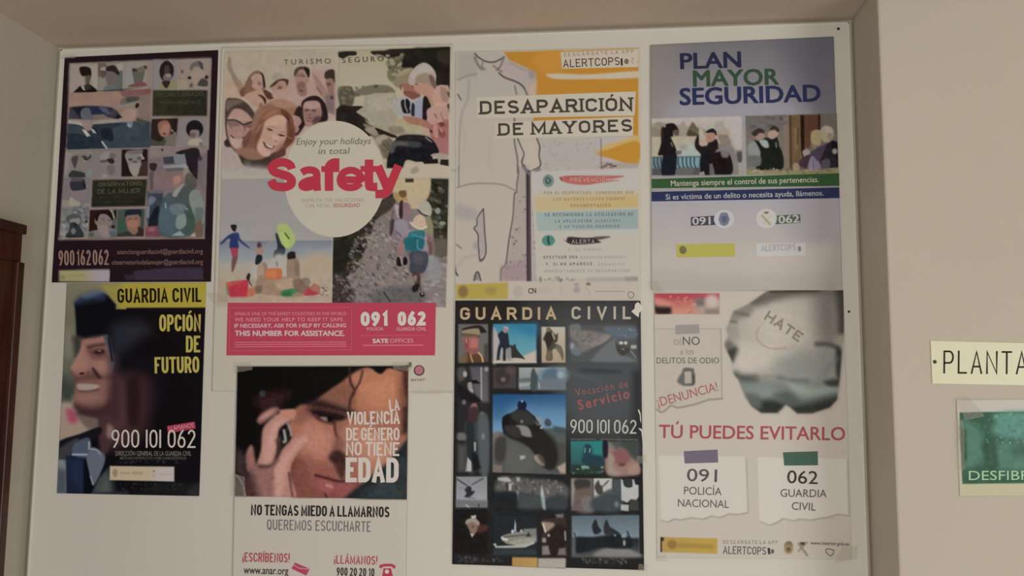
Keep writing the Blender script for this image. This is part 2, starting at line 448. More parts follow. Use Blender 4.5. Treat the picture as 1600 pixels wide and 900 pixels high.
def stroke_text(body, W, H, t, gap=0.22, serif=0.0, wordgap=0.75):
    """drawn letters of stroke t that fill a box W wide and H tall; returns 2-D verts and faces"""
    base, adv, kinds = [], 0.0, []
    units = 0.0; n = len(body); thick = 0
    for ch in body:
        c = ACC.get(ch, ch)
        units += wordgap if c == ' ' else GL[c][0] + gap
        thick += 0 if c == ' ' else 1
    units -= gap
    u = (W - thick * t) / units
    V, Fc, Ly, x = [], [], [], 0.0
    def add(v, f):
        o = len(V); Ly.extend([0.11 * (len(Ly) and (round(Ly[-1] / 0.11) + 1) % 5)] * len(v)); V.extend(v); Fc.extend(tuple(i + o for i in q) for q in f)
    for ch in body:
        c = ACC.get(ch, ch)
        if c == ' ': x += wordgap * u; continue
        w, strokes = GL[c]
        h0, h1 = t / 2, H - t / 2
        def map_(p): return (x + t / 2 + p[0] * w * u, h0 + p[1] * (h1 - h0))
        for s in strokes:
            pts = [map_(p) for p in s]
            if len(s) >= 2 and np.hypot(s[0][0] - s[-1][0], s[0][1] - s[-1][1]) > 1e-3:      # run straight ends out to cap height
                for k, m in ((0, 1), (-1, -2)):
                    if s[k][1] in (0, 1) and abs(s[m][1] - s[k][1]) > 0.1:
                        d = np.subtract(pts[k], pts[m]); d = d / np.linalg.norm(d)
                        pts[k] = tuple(np.add(pts[k], d * t / 2))
                    elif s[k][0] in (0, 1) and abs(s[m][1] - s[k][1]) < 0.05:
                        pts[k] = (pts[k][0] + (t / 2 if s[k][0] > s[m][0] else -t / 2), pts[k][1])
            add(*ribbon(pts, t))
            if serif:
                for k, m in ((0, 1), (-1, -2)):
                    if s[k][1] in (0, 1) and abs(s[m][1] - s[k][1]) > 0.1 and c not in 'SCG':
                        px = map_(s[k])[0]; yy = t * .32 if s[k][1] == 0 else H - t * .32; sw = t / 2 + serif * H
                        add(*ribbon([(px - sw, yy), (px + sw, yy)], t * .64))
        if ch in ACC:
            cx = x + t / 2 + w * u / 2
            add(*ribbon([(cx - t * .2, H + t * .45), (cx + t * .75, H + t * .45 + max(t * .9, H * .14))], t * .75))
        x += w * u + t + gap * u
    return np.array(V), Fc, np.array(Ly)

# ---------------------------------------------------------------- posters and signs
def print_mat():
    m = bpy.data.materials.new('printed_paper'); m.use_nodes = True
    nt = m.node_tree; b = nt.nodes['Principled BSDF']
    at = nt.nodes.new('ShaderNodeVertexColor'); at.layer_name = 'print'
    nt.links.new(at.outputs['Color'], b.inputs['Base Color'])
    b.inputs['Roughness'].default_value = 0.5; b.inputs['Specular IOR Level'].default_value = 0.1
    return m
PRINT = print_mat()
INKS = {}
def ink_mat(c):
    if c not in INKS:
        m = bpy.data.materials.new('ink_' + c); m.use_nodes = True; b = m.node_tree.nodes['Principled BSDF']
        b.inputs['Base Color'].default_value = (*ink(c), 1); b.inputs['Roughness'].default_value = 0.5
        b.inputs['Specular IOR Level'].default_value = 0.1
        INKS[c] = m
    return INKS[c]

def tape_mat():
    m = bpy.data.materials.new('clear_tape'); m.use_nodes = True
    nt = m.node_tree; b = nt.nodes['Principled BSDF']
    b.inputs['Base Color'].default_value = (0.75, 0.70, 0.60, 1)
    b.inputs['Roughness'].default_value = 0.22; b.inputs['Alpha'].default_value = 0.22
    tc = nt.nodes.new('ShaderNodeTexCoord'); nz = nt.nodes.new('ShaderNodeTexNoise'); nz.inputs['Scale'].default_value = 120
    nt.links.new(tc.outputs['Object'], nz.inputs['Vector'])
    bp = nt.nodes.new('ShaderNodeBump'); bp.inputs['Strength'].default_value = 0.5; bp.inputs['Distance'].default_value = 0.003
    nt.links.new(nz.outputs['Fac'], bp.inputs['Height']); nt.links.new(bp.outputs['Normal'], b.inputs['Normal'])
    return m
TAPE = tape_mat()

class Sheet:
    """one poster or sign: an Empty with the paper, its pictures and its lettering as parts"""
    def __init__(s, name, label, cat, quad, base='b2a99a', lift=0.001, wave=0.0012, seed=1, plane=None, group=None, curl=0.0):
        s.q = nums(quad); s.plane = BOARD_Y if plane is None else plane
        s.lift, s.wave, s.seed, s.curl = lift, wave, seed, curl
        s.C = Canvas(s.q[:, 0].min(), s.q[:, 1].min(), s.q[:, 0].max(), s.q[:, 1].max(), base)
        w = on_plane(s.q[:, 0], s.q[:, 1], 1, s.plane)
        s.org = np.array([w[:, 0].mean(), s.plane, w[:, 2].min()])
        s.root = empty(name, tuple(s.org), label, cat, group)
        s.cx, s.cy = s.q.mean(0); s.sx = np.ptp(s.q[:, 0]) / 2; s.sy = np.ptp(s.q[:, 1]) / 2
        s.k, s.o = 1.0, np.zeros(2)
    def v(s, x0, y0, x1, y1, W):
        s.k = (x1 - x0) / W; s.o = np.array([x0, y0], float); s.C.v(x0, y0, x1, y1, W)
    def V(s, pts): return nums(pts) * s.k + s.o
    def off(s, x, y):
        u, v = (x - s.cx) / s.sx, (y - s.cy) / s.sy; a = s.seed * 1.7
        d = 0.5 + 0.25 * np.sin(2.6 * u + 1.3 * v + a) + 0.25 * np.sin(3.7 * v - 1.1 * u + 2 * a)
        return s.lift + s.wave * d + s.curl * np.clip(np.abs(u) + np.abs(v) - 1.55, 0, 1) ** 2 * 6
    def at(s, x, y, layer):
        w = on_plane(x, y, 1, s.plane)
        w[..., 1] -= s.off(np.asarray(x, float), np.asarray(y, float)) + layer * 0.00022
        return w - s.org
    def part(s, name, verts, faces, material, parent=None, label=None):
        me = bpy.data.meshes.new(name); me.from_pydata([tuple(q) for q in verts], [], faces)
        me.materials.append(material); me.update()
        o = bpy.data.objects.new(name, me); COL.objects.link(o); o.parent = parent or s.root
        if label: o['label'] = label
        return o
    def sheet(s, name='paper', quad=None, step=1.0, layer=0, parent=None, label=None, thick=0.0004, px=False):
        """a grid over the quad that carries the painted colours"""
        q = s.q if quad is None else (nums(quad) if px else s.V(quad))
        nu = max(2, int(max(np.linalg.norm(q[1] - q[0]), np.linalg.norm(q[2] - q[3])) / step) + 1)
        nv = max(2, int(max(np.linalg.norm(q[3] - q[0]), np.linalg.norm(q[2] - q[1])) / step) + 1)
        u, v = np.meshgrid(np.linspace(0, 1, nu), np.linspace(0, 1, nv)); u = u[..., None]; v = v[..., None]
        P = (q[0] * (1 - u) + q[1] * u) * (1 - v) + (q[3] * (1 - u) + q[2] * u) * v
        X, Y = P[..., 0], P[..., 1]
        W = s.at(X, Y, layer).reshape(-1, 3)
        colr = ink(s.C.sample(X, Y)).reshape(-1, 3)
        i = np.arange(nu * nv).reshape(nv, nu)
        Fq = np.stack([i[:-1, :-1], i[1:, :-1], i[1:, 1:], i[:-1, 1:]], -1).reshape(-1, 4)
        rim = np.concatenate([i[0], i[1:, -1], i[-1, -2::-1], i[-2:0:-1, 0]])
        nb = len(W); bk = W[rim].copy(); bk[:, 1] += thick
        W = np.vstack([W, bk]); colr = np.vstack([colr, colr[rim]])
        r = np.arange(len(rim)); r2 = np.roll(r, -1)
        Fq = np.vstack([Fq, np.stack([rim[r], rim[r2], nb + r2, nb + r], -1)])
        me = bpy.data.meshes.new(name)
        me.vertices.add(len(W)); me.vertices.foreach_set('co', W.astype(np.float32).ravel())
        me.loops.add(Fq.size); me.loops.foreach_set('vertex_index', Fq.astype(np.int32).ravel())
        me.polygons.add(len(Fq)); me.polygons.foreach_set('loop_start', np.arange(0, Fq.size, 4, dtype=np.int32))
        me.update(calc_edges=True)
        at = me.color_attributes.new('print', 'FLOAT_COLOR', 'POINT')
        at.data.foreach_set('color', np.hstack([colr, np.ones((len(W), 1))]).astype(np.float32).ravel())
        me.materials.append(PRINT)
        o = bpy.data.objects.new(name, me); COL.objects.link(o); o.parent = parent or s.root
        if label: o['label'] = label
        return o
    def t(s, name, body, base, h, col, font='B', bold=0.0, it=0.0, space=1.0, layer=2.5, stroke=0.16, gap=0.22, serif=0.0, wordgap=0.75, parent=None, label=None):
        """a line of lettering whose baseline runs between two points"""
        b = s.V(base); h = h * s.k
        e = b[1] - b[0]; W = np.linalg.norm(e); e = e / W; up = np.array([e[1], -e[0]])
        if font == 'B':
            v, f, ly = built_in_text(body, bold, space)
            if not len(v): return
            cap = 0.70
            x0, x1 = v[:, 0].min(), v[:, 0].max()
            U = (v[:, 0] - x0) / (x1 - x0) * W; Hh = v[:, 1] / cap * h
        else:
            v, f, ly = stroke_text(body, W, h, stroke * h, gap, serif, wordgap)
            U, Hh = v[:, 0], v[:, 1]
        U = U + it * Hh
        P = b[0] + U[:, None] * e + Hh[:, None] * up
        return s.part(name, s.at(P[:, 0], P[:, 1], layer + ly), f, ink_mat(col), parent, label)
    def shape(s, name, pts, col, layer=1.5, sm=0, parent=None, material=None, label=None, px=False, fan=False):
        """a flat printed area with its own outline"""
        p = nums(pts) if px else s.V(pts)
        if sm: p = spline(p)
        if len(p) == 4:                                  # follows the curve of the paper
            n = [max(2, int(max(np.linalg.norm(p[i] - p[j]), np.linalg.norm(p[k] - p[l])) / 5) + 1) for i, j, k, l in ((0, 1, 2, 3), (0, 3, 1, 2))]
            u, v = np.meshgrid(np.linspace(0, 1, n[0]), np.linspace(0, 1, n[1])); u = u[..., None]; v = v[..., None]
            g = (p[0] * (1 - u) + p[1] * u) * (1 - v) + (p[3] * (1 - u) + p[2] * u) * v
            i = np.arange(n[0] * n[1]).reshape(n[1], n[0])
            f = np.stack([i[:-1, :-1], i[1:, :-1], i[1:, 1:], i[:-1, 1:]], -1).reshape(-1, 4).tolist()
            return s.part(name, s.at(g[..., 0], g[..., 1], layer).reshape(-1, 3), f, material or ink_mat(col), parent, label)
        c = p.mean(0); m = len(p); k = max(1, int(np.linalg.norm(p - c, axis=1).max() / 8)) if fan else 1
        if k == 1: v = p; f = [tuple(range(m))]
        else:
            v = np.vstack([c[None]] + [c + (p - c) * (r + 1) / k for r in range(k)])
            f = [(0, 1 + i, 1 + (i + 1) % m) for i in range(m)]
            for r in range(1, k): f += [(1 + (r - 1) * m + i, 1 + r * m + i, 1 + r * m + (i + 1) % m, 1 + (r - 1) * m + (i + 1) % m) for i in range(m)]
        return s.part(name, s.at(v[:, 0], v[:, 1], layer), f, material or ink_mat(col), parent, label)
    def disc(s, name, x, y, rx, ry, col, layer=1.5, n=40, parent=None, label=None):
        t = np.linspace(0, 2 * math.pi, n + 1)[:-1]
        return s.shape(name, np.stack([x + rx * np.cos(t), y + ry * np.sin(t)], 1), col, layer, parent=parent, label=label, fan=True)
    def band(s, name, pts, w, col, layer=1.5, sm=0, parent=None, label=None, ramp=0.0):
        """one or more strokes of even width; pts may list several strokes"""
        V, Fc, Ly = [], [], []
        strokes = [pts] if isinstance(pts, str) else pts
        for q, w in zip(strokes, w if isinstance(w, (list, tuple)) else [w] * len(strokes)):
            p = s.V(q)
            if sm and len(p) > 2: p = spline(p, False)
            p = np.vstack([p[i] + (p[i + 1] - p[i]) * t for i in range(len(p) - 1) for t in np.linspace(0, 1, max(2, int(np.linalg.norm(p[i + 1] - p[i]) / 8) + 1))[:-1, None]] + [p[-1:]])
            v, f = ribbon(list(p), w * s.k); o = len(V); b0 = 0.11 * (len(Fc) and (int(Ly[0 if not Fc else -1] / 0.11) + 2) % 7); Ly += [b0 + ramp * (i // 2) for i in range(len(v))]; V += v; Fc += [tuple(i + o for i in g) for g in f]
        V = np.array(V)
        return s.part(name, s.at(V[:, 0], V[:, 1], layer + np.array(Ly)), Fc, ink_mat(col), parent, label)
    def tape(s, pts, layer=5, crumple=0.0012, seed=3, label=None, material=None):
        """a bit of clear sticky tape, crumpled, across four corner points"""
        q = s.V(pts); n = 9; r = np.random.RandomState(seed)
        u, v = np.meshgrid(np.linspace(0, 1, n), np.linspace(0, 1, n)); u = u[..., None]; v = v[..., None]
        P = (q[0] * (1 - u) + q[1] * u) * (1 - v) + (q[3] * (1 - u) + q[2] * u) * v
        P[[0, -1], 1:-1] += r.uniform(-.6, .6, (2, n - 2, 2)); P[1:-1, [0, -1]] += r.uniform(-.6, .6, (n - 2, 2, 2))
        w = s.at(P[..., 0], P[..., 1], layer); w[..., 1] -= r.rand(n, n) * crumple
        i = np.arange(n * n).reshape(n, n)
        f = np.stack([i[:-1, :-1], i[1:, :-1], i[1:, 1:], i[:-1, 1:]], -1).reshape(-1, 4)
        return s.part('adhesive_tape', w.reshape(-1, 3), [tuple(int(k) for k in q) for q in f], material or TAPE, label=label)
# ================================================================ poster: women in the corps (top left)
s = Sheet('poster', 'dark purple poster of small portraits reading 900 162 062', 'poster',
          '101.7 90 341.3 78.5 330 440.3 81.7 441.5', '2b1b21', seed=1, group='recruiting and safety posters on the notice board')
C = s.C
s.v(70, 70, 350, 260, 1326)
C.p('185 140 1236 96 1236 100 1215 780 160 780', '8d7c74', .8)
s.v(70, 230, 350, 450, 1145)
C.p('135 0 1040 0 1022 580 92 592', '8d7c74', .8)
C.l('92 588 1020 578', 9, 'a08878', .8)
# --- five portraits along the top
s.v(100, 95, 230, 170, 1560)
C.clip('130 70 640 40 640 590 110 610')
C.p('100 40 660 40 660 620 100 620', '988b80', 2); C.p('480 120 660 60 660 540 560 500 520 300', '9c9285', 2)
C.p('300 130 480 125 530 200 510 290 490 330 500 450 400 560 320 460 330 330 290 280 285 180', '85796c', 2, 1)
C.p('270 250 360 270 400 440 360 470 300 440 330 360 280 330', '9a8d7d', 2, 1)
C.p('300 130 400 110 490 140 520 210 515 300 430 290 350 290 315 230', '2a1d18', 2, 1)
C.p('420 290 510 290 480 420 420 440', '594c42', 3, 1)
C.p('180 600 300 480 340 470 400 555 480 440 540 480 630 555 620 600', '241b19', 1.5, 0); C.p('320 470 350 480 410 555 390 565 345 520', 'b8ad9e', 1)
C.p('390 460 480 430 520 530 400 560', '3c332e', 1.5)
C.clip('640 40 1110 30 1110 580 640 590')
C.p('640 20 1120 20 1120 620 640 620', '857c74', 2); C.p('640 60 800 60 800 240 640 300', '6e5b50', 4, 1); C.e(755, 165, 60, 45, '9a8d84', 0, 3)
C.p('980 80 1120 30 1120 200 1040 210', '9f9588', 3); C.p('1040 210 1140 220 1130 560 1000 560 970 420', '5f625e', 3, 1)
C.p('790 220 1000 200 1010 330 960 480 850 500 800 380', '6b605c', 3, 1); C.p('640 360 800 380 800 470 720 560 640 560', '868077', 4)
C.p('810 120 900 90 970 105 1045 215 1050 260 1010 270 930 210 820 200 790 170', '352629', 2, 1); C.p('690 190 800 200 790 280 730 330 690 250', '5d4b43', 4, 1)
C.p('760 580 800 480 960 470 1010 580', '626963', 3, 1)
C.clip('1110 30 1560 10 1560 560 1110 580')
C.p('1100 0 1570 0 1570 600 1100 600', '8e887d', 2); C.p('1150 210 1320 230 1310 450 1130 480', '8c8a83', 3)
C.p('1300 200 1510 190 1500 330 1450 440 1340 440 1310 320', '5f5a55', 3, 1); C.p('1290 150 1390 140 1500 100 1560 100 1560 160 1500 210 1400 220 1310 220', '6d6351', 3, 1)
C.p('1290 160 1340 150 1390 200 1300 210', '40382a', 2, 1); C.p('1510 90 1570 110 1570 160 1520 140', '332b25', 2)
C.p('1350 420 1480 400 1560 440 1560 480 1200 500', '7a4a48', 4, 1)
s.v(215, 85, 335, 185, 1080)
C.clip('215 80 560 70 570 495 210 510')
C.p('200 50 580 50 580 520 200 520', '857e7c', 2); C.p('330 400 560 380 560 500 330 510', '868060', 8, 1)
C.e(415, 240, 102, 148, '2b2124', 4, 1.5); C.e(425, 330, 62, 62, '6f615c', 0, 2); C.e(440, 300, 40, 30, '8e7d74', 0, 2); C.p('400 160 450 170 450 260 385 270 380 200', '473a3b', 2, 1)
C.p('350 390 460 380 430 470 390 470', '332b25', 1.5, 1); C.l('450 90 510 150', 10, 'a09490', 1)
C.clip('570 70 1010 55 995 490 570 495')
C.p('560 40 1030 40 1030 510 560 510', '918278', 2); C.p('570 360 700 380 700 490 570 490', '968b78', 6)
C.p('760 270 900 200 960 300 860 440 790 380', '9a877b', 4, 1); C.p('740 210 760 140 830 100 900 110 930 180 920 220 890 180 800 180 770 230', '6a5f59', 2, 1); C.p('860 100 915 130 925 215 890 200', '4a4445', 2, 1)
C.e(633, 245, 16, 26, '544846', 0, 2); C.e(735, 333, 26, 22, '2e2220', 0, 2); C.e(975, 325, 28, 28, '3a2a28', 0, 2)
C.p('850 440 880 370 920 340 990 380 980 450', '453f3d', 2.5, 1); C.p('730 460 760 400 785 440 770 465', '5d5451', 2, 1)
C.clip()
# --- two officers
s.v(100, 140, 240, 235, 1326)
C.clip('80 65 1300 -10 1280 860 45 890')
C.g('0 -20 1320 -20 1320 480 0 480', '8f7468', '8a7768', '0 0 1320 0', 2)
C.p('80 80 520 40 860 60 860 240 80 240', '95796a', 6); C.p('870 -20 1300 -20 1250 90 900 110', '7e5350', 8, 1); C.p('1120 90 1300 60 1290 480 1100 480', '7e6c62', 6)
C.p('850 160 1000 90 1110 110 1110 180 960 220 850 230', '6a625b', 5, 1); C.p('940 120 1100 110 1100 160 950 190', '4f4844', 3, 1); C.l('780 250 900 240 1100 190', 36, '857d76', 3)
C.e(1090, 240, 28, 40, '2b1d1d', 20, 3)
C.p('90 265 330 240 480 250 720 270 800 320 850 400 700 420 560 370 430 440 250 440 70 440', '423c46', 4)
C.p('120 260 330 250 260 440 200 370', '262635', 3); C.p('350 250 700 270 660 350 560 380 420 360', '2c3049', 5, 1); C.p('520 260 640 280 680 360 600 340', '4b5064', 5, 1)
C.p('600 380 700 400 860 400 780 440 650 410', '35232a', 4, 1); C.p('780 360 870 410 800 440', '24181c', 2)
C.p('280 290 380 280 420 400 430 460 300 460 250 380', '5d5f66', 4, 1); C.p('420 380 600 370 650 410 780 430 440 450', '70665f', 4)
C.p('60 510 1290 480 1290 880 40 890', '2c3842', 4); C.p('760 560 1280 480 1280 850 600 860', '39454f', 10, 1); C.p('60 520 300 560 330 700 60 860', '37434b', 8); C.p('70 650 560 760 300 880 60 880', '27323f', 8, 1)
C.p('560 600 640 570 720 590 730 760 600 740 550 680', '1f2833', 4, 1); C.p('1080 420 1200 460 1280 500 1080 500', '4f4642', 5)
C.p('70 445 270 470 440 470 800 440 900 445 910 470 800 490 430 520 290 550 230 525 70 505', '918980', 2.5)
C.p('70 460 270 490 290 550 200 515 70 500', 'a39a90', 2)
C.p('275 460 430 460 420 560 390 610 330 600 290 550', '8d7a72', 3, 1); C.p('860 340 1010 290 1070 320 1060 430 1000 480 920 470 870 400', '9b8177', 4, 1)
C.p('270 590 330 600 400 690 370 690 345 705', 'b6b1a6', 1.5); C.p('400 580 440 590 490 650 440 645', 'b4afa6', 1.5); C.p('440 570 470 580 540 680 500 650', '20262c', 1.5)
C.p('940 480 1020 480 1010 560 960 560', '6f7a7c', 3, 1); C.e(970, 535, 24, 20, '8a9492', 0, 2); C.l('570 775 650 885', 26, 'a9a79f', 1.2)
C.n('80 65 1300 -10 1280 860 45 890', 9, 8, 3)
C.clip()
# --- green panels
s.v(70, 70, 350, 260, 1326)
C.g('805 340 1208 338 1205 530 800 530', '33331f', '2b2c22', '805 340 1208 530', .8)
C.n('805 340 1208 338 1205 530 800 530', 9, 5, 4)
# portraits at the right middle
C.clip('795 552 990 545 968 750 785 750')
C.p('780 540 1000 540 1000 760 780 760', '33261f', 1.5); C.p('845 580 900 560 930 590 935 640 915 680 870 680 845 640', '8d5f50', 2.5, 1); C.p('880 590 930 600 900 680 860 660', '9a7362', 2, 1); C.p('870 655 905 655 890 672', '5a3029', 1)
C.p('890 690 960 660 985 700 960 750 880 750', '6d675f', 3, 1); C.p('785 700 850 720 900 700 880 750 790 750', '46463f', 2.5, 1); C.l('940 630 970 660', 8, 'aa978a', 1); C.p('950 560 992 550 985 640 955 650', '2a211e', 2)
C.clip('995 545 1206 540 1200 746 978 750')
C.p('970 530 1220 530 1220 760 970 760', '817975', 2); C.e(1112, 625, 64, 66, '211f24', 0, 1.5); C.p('1080 640 1110 630 1145 640 1140 690 1110 705 1080 680', '85756c', 2, 1); C.p('1080 655 1120 655 1110 690 1080 680', '6a5a54', 2, 1)
C.p('1060 740 1090 700 1150 695 1180 745', 'a39684', 2, 1); C.e(1160, 735, 18, 14, '6f6660', 0, 2)
C.clip()
# --- middle row
s.v(95, 230, 240, 300, 1600)
C.clip('95 60 560 40 540 530 60 540')
C.p('40 20 580 20 580 560 40 560', '807974', 2); C.p('100 80 200 120 150 240 130 380 60 500 60 100', '8d8480', 6)
C.p('150 240 190 160 320 110 480 130 540 150 540 330 460 420 250 420 160 330', '79736b', 5, 1); C.p('200 180 300 150 290 260 240 380 200 280', '4a3f43', 4, 1); C.p('140 260 190 250 240 380 240 410 170 340', '857670', 3, 1)
C.p('360 160 430 150 470 180 530 130 530 180 440 240 400 190', '3c3a3d', 2.5, 1); C.p('395 200 440 215 430 245', '17161a', 1); C.p('300 270 420 230 520 260 500 380 380 400', '7f7570', 4, 1); C.l('395 215 425 250', 14, 'a9a098', 1)
C.p('150 520 190 410 280 410 420 450 440 520', '34383a', 2.5, 1); C.p('430 430 560 360 560 520 430 520', '77807a', 6)
C.clip('570 40 1040 30 1040 520 560 535')
C.p('550 10 1050 10 1050 550 550 550', '7d7472', 2); C.p('690 160 780 80 880 80 950 140 940 220 820 210 700 260', '8a827d', 4, 1); C.p('860 100 950 130 940 200 850 190', '665f5c', 5, 1)
C.p('700 260 930 260 930 420 870 490 780 480 720 380', '807670', 4, 1); C.p('800 210 900 200 935 250 900 290 840 270', '33282a', 3, 1); C.p('690 230 790 220 800 260 700 270', '5b5250', 4, 1); C.p('800 330 930 320 930 450 850 480', '6b625e', 6, 1)
C.p('720 470 780 470 840 520 720 530', '938983', 3)
C.clip('1060 40 1510 40 1500 500 1050 510')
C.p('1040 20 1530 20 1530 520 1040 520', '2a1c1b', 2); C.p('1380 280 1510 260 1500 490 1340 480', '41302b', 8, 1)
C.p('1120 120 1200 80 1390 90 1420 160 1440 210 1390 230 1400 300 1370 360 1340 480 1270 510 1200 420 1160 290 1125 200', '7f7b74', 2.5, 1)
C.p('1150 70 1400 40 1400 110 1200 120', '6d6663', 4, 1); C.e(1210, 215, 40, 24, '4a4644', 0, 3); C.e(1360, 195, 40, 26, '55504e', 0, 3); C.e(1290, 260, 40, 26, '5c5450', 0, 3); C.p('1200 300 1370 290 1330 470 1270 505 1210 420', '8f897f', 3, 1); C.l('1390 130 1440 200', 22, 'a5a09a', 2)
C.clip()
s.v(90, 280, 235, 375, 1374)
C.clip('95 -20 505 -25 480 400 60 410')
C.p('40 -40 520 -40 520 430 40 430', '756f6f', 3); C.p('210 160 420 140 420 260 340 330 240 280', '7e7170', 5, 1); C.p('200 30 390 0 420 100 420 150 300 170 210 160', '33343a', 3, 1); C.p('200 -20 370 -20 380 30 220 40', '5a4c4e', 4); C.p('370 20 420 90 425 140 390 110', '1d1e24', 1.5)
C.p('140 400 200 260 260 300 340 350 340 410', '98917f', 3); C.p('60 300 170 320 180 420 60 420', '8a817a', 6); C.p('400 360 490 370 490 420 400 430', '8f8772', 5)
C.clip('65 410 475 395 460 860 40 880')
C.p('20 380 500 380 500 900 20 900', '7b7875', 3); C.dabs('65 420 475 400 460 860 40 880', 90, ['4a4f52', '8f8d88', '9a9791', '5c6060', '6b6a66'], 2, 5, 1.4, 30, 11, 2, .7)
C.p('140 560 240 510 340 540 360 620 330 700 250 680 150 640', '4d5256', 3, 1); C.p('190 600 330 580 330 660 260 690 200 650', '857f79', 2.5, 1); C.p('190 660 260 640 330 700 390 850 130 850 180 760', '33383a', 3, 1); C.e(240, 770, 36, 44, '6e706c', 0, 3); C.p('240 640 290 690 270 700', '1b1d20', 1); C.e(435, 630, 16, 22, '1d1a1e', 0, 2); C.e(95, 810, 40, 38, '8f8a86', 0, 5); C.p('130 845 400 845 390 862 130 862', '241c1a', 1.2)
C.clip('485 460 880 445 875 870 465 875')
C.p('450 430 900 430 900 890 450 890', '321c1a', 2); C.p('770 440 870 450 880 860 760 860', '5b5f55', 5); C.p('830 480 880 450 880 620', '1f1d1a', 2)
C.p('560 590 600 620 620 530 740 520 800 610 810 660 760 720 730 800 620 800 590 690 560 650', '81706a', 2.5, 1); C.p('570 600 600 500 660 460 780 470 830 560 820 610 740 530 640 520 590 620', '231a1a', 2, 1); C.l('780 440 820 500 840 570', 26, '8d8871', 3)
C.p('470 780 600 750 720 850 760 720 870 760 870 880 470 880', '78736d', 3); C.p('760 770 870 780 870 850 800 850', '55606a', 4, 1); C.e(510, 820, 40, 34, '53544d', 0, 5); C.p('610 700 740 690 770 860 690 870 620 780', '8a7d76', 3, 1); C.e(680, 600, 30, 8, '5d4e4a', 0, 2); C.e(770, 610, 26, 9, '5d4e4a', 0, 2); C.e(830, 705, 30, 24, '2c2523', 0, 4)
C.clip('895 450 1300 440 1280 845 880 855')
C.g('870 420 1310 420 1310 870 870 870', '45524a', '3c4a40', '890 450 1290 850', 2); C.e(960, 690, 60, 80, '34573f', 0, 8); C.p('1020 570 1060 540 1200 540 1230 600 1220 700 1170 800 1110 815 1050 760 1020 660', '8a6355', 2.5, 1); C.p('1060 620 1180 610 1190 700 1110 730 1050 690', '9b6c5c', 5, 1)
C.p('1000 520 1030 460 1180 445 1250 470 1240 560 1220 540 1060 540 1010 560', '212b35', 2.5, 1); C.l('1040 545 1200 530', 12, '7b7468', 2); C.e(1080, 590, 28, 7, '513a34', 0, 2); C.e(1170, 585, 28, 7, '513a34', 0, 2); C.p('1190 700 1290 740 1290 860 1140 860 1200 780', '3a2a22', 4); C.p('880 820 1060 770 1130 830 1130 870 880 870', '32392f', 4)
C.clip()
s.v(70, 230, 350, 450, 1145)
C.g('308 210 658 205 645 378 300 385', '332c20', '26281e', '480 205 470 380', .8); C.n('308 210 658 205 645 378 300 385', 7, 5, 5)
C.l('350 322 600 318', 4, '45452f', 1.5); C.l('380 352 570 349', 4, '3f3f2d', 1.5)
# --- officer standing at the right
s.v(225, 230, 330, 375, 652)
C.clip('50 20 615 -10 582 875 15 885')
C.p('0 -20 640 -20 640 900 0 900', '77686a', 2); C.p('50 0 620 -20 610 60 60 110', '82736e', 6); C.p('310 60 400 25 540 30 530 310 430 200 400 90', '2b2329', 2, 1)
C.p('530 110 610 60 590 440 520 330', '6f6264', 5); C.e(550, 110, 18, 26, '433840', 0, 3); C.e(182, 27, 10, 14, '332528', 0, 1.5); C.p('60 160 130 165 110 230 65 220', '3c2a2d', 3, 1)
C.p('95 240 290 230 280 400 90 410', '7d6665', 4); C.p('60 240 100 240 90 420 60 420', '5f4d4c', 3); C.p('40 430 190 430 190 480 150 700 30 720', '3b404c', 5); C.p('60 480 120 500 80 560 40 560', '6a7280', 5, 1); C.p('30 560 60 580 50 690 30 690', '7a808a', 4); C.p('110 590 160 600 150 770 40 760', '1f2530', 4, 1); C.l('60 440 200 440', 12, '6f6d6f', 2)
C.p('20 780 160 770 170 860 20 860', '7a3f49', 4, 1); C.e(75, 800, 40, 22, '8f5a60', 0, 6)
C.p('190 500 260 440 310 470 400 370 470 380 540 440 590 540 590 730 500 850 170 860 150 640', '455459', 3, 1)
C.p('300 430 460 380 500 470 430 600 330 560 270 500', '48524f', 4, 1); C.p('440 560 520 640 520 770 420 840 400 720', '3d5147', 6, 1)
C.p('460 430 530 420 590 560 580 740 520 740 480 640 440 520', '7d817c', 3, 1); C.p('500 600 580 600 560 730 510 760', '5f6b67', 6, 1)
C.p('170 600 260 560 300 640 320 830 200 850 150 720', '4b5d66', 6, 1); C.p('330 660 400 650 410 750 350 800 310 760', '7a8480', 2.5, 1); C.p('260 560 400 560 380 640 330 660 270 640', '647174', 5, 1); C.p('280 460 340 380 390 360 330 460 310 485', '8c8a86', 2.5, 1)
C.p('270 860 350 810 400 860', '8b9490', 3); C.l('210 545 215 590', 10, 'a7adab', 1.5); C.l('405 590 425 605', 10, 'a5aba8', 1.5); C.p('500 740 560 720 565 870 490 870', '6b5245', 4, 1); C.p('470 840 500 830 505 870 450 865', '9a9286', 2)
C.p('270 300 340 260 400 230 420 300 380 350 330 400 280 390 260 340', '856a60', 3, 1); C.p('290 300 340 280 360 330 300 360', 'a07a6c', 4, 1); C.p('380 210 430 200 440 300 400 330', '8c7d76', 4, 1)
C.p('400 300 440 250 510 320 500 400 420 390', '56514a', 4, 1)
C.p('190 100 290 90 300 160 200 165', '3c4046', 2); C.p('290 90 400 65 410 170 300 160', '757b80', 2); C.p('190 185 400 165 435 190 430 205 380 205 200 215', '8c8f90', 2); C.p('200 205 380 200 400 225 230 240', '615a5a', 3)
C.n('50 20 615 -10 582 875 15 885', 8, 7, 9)
C.clip()
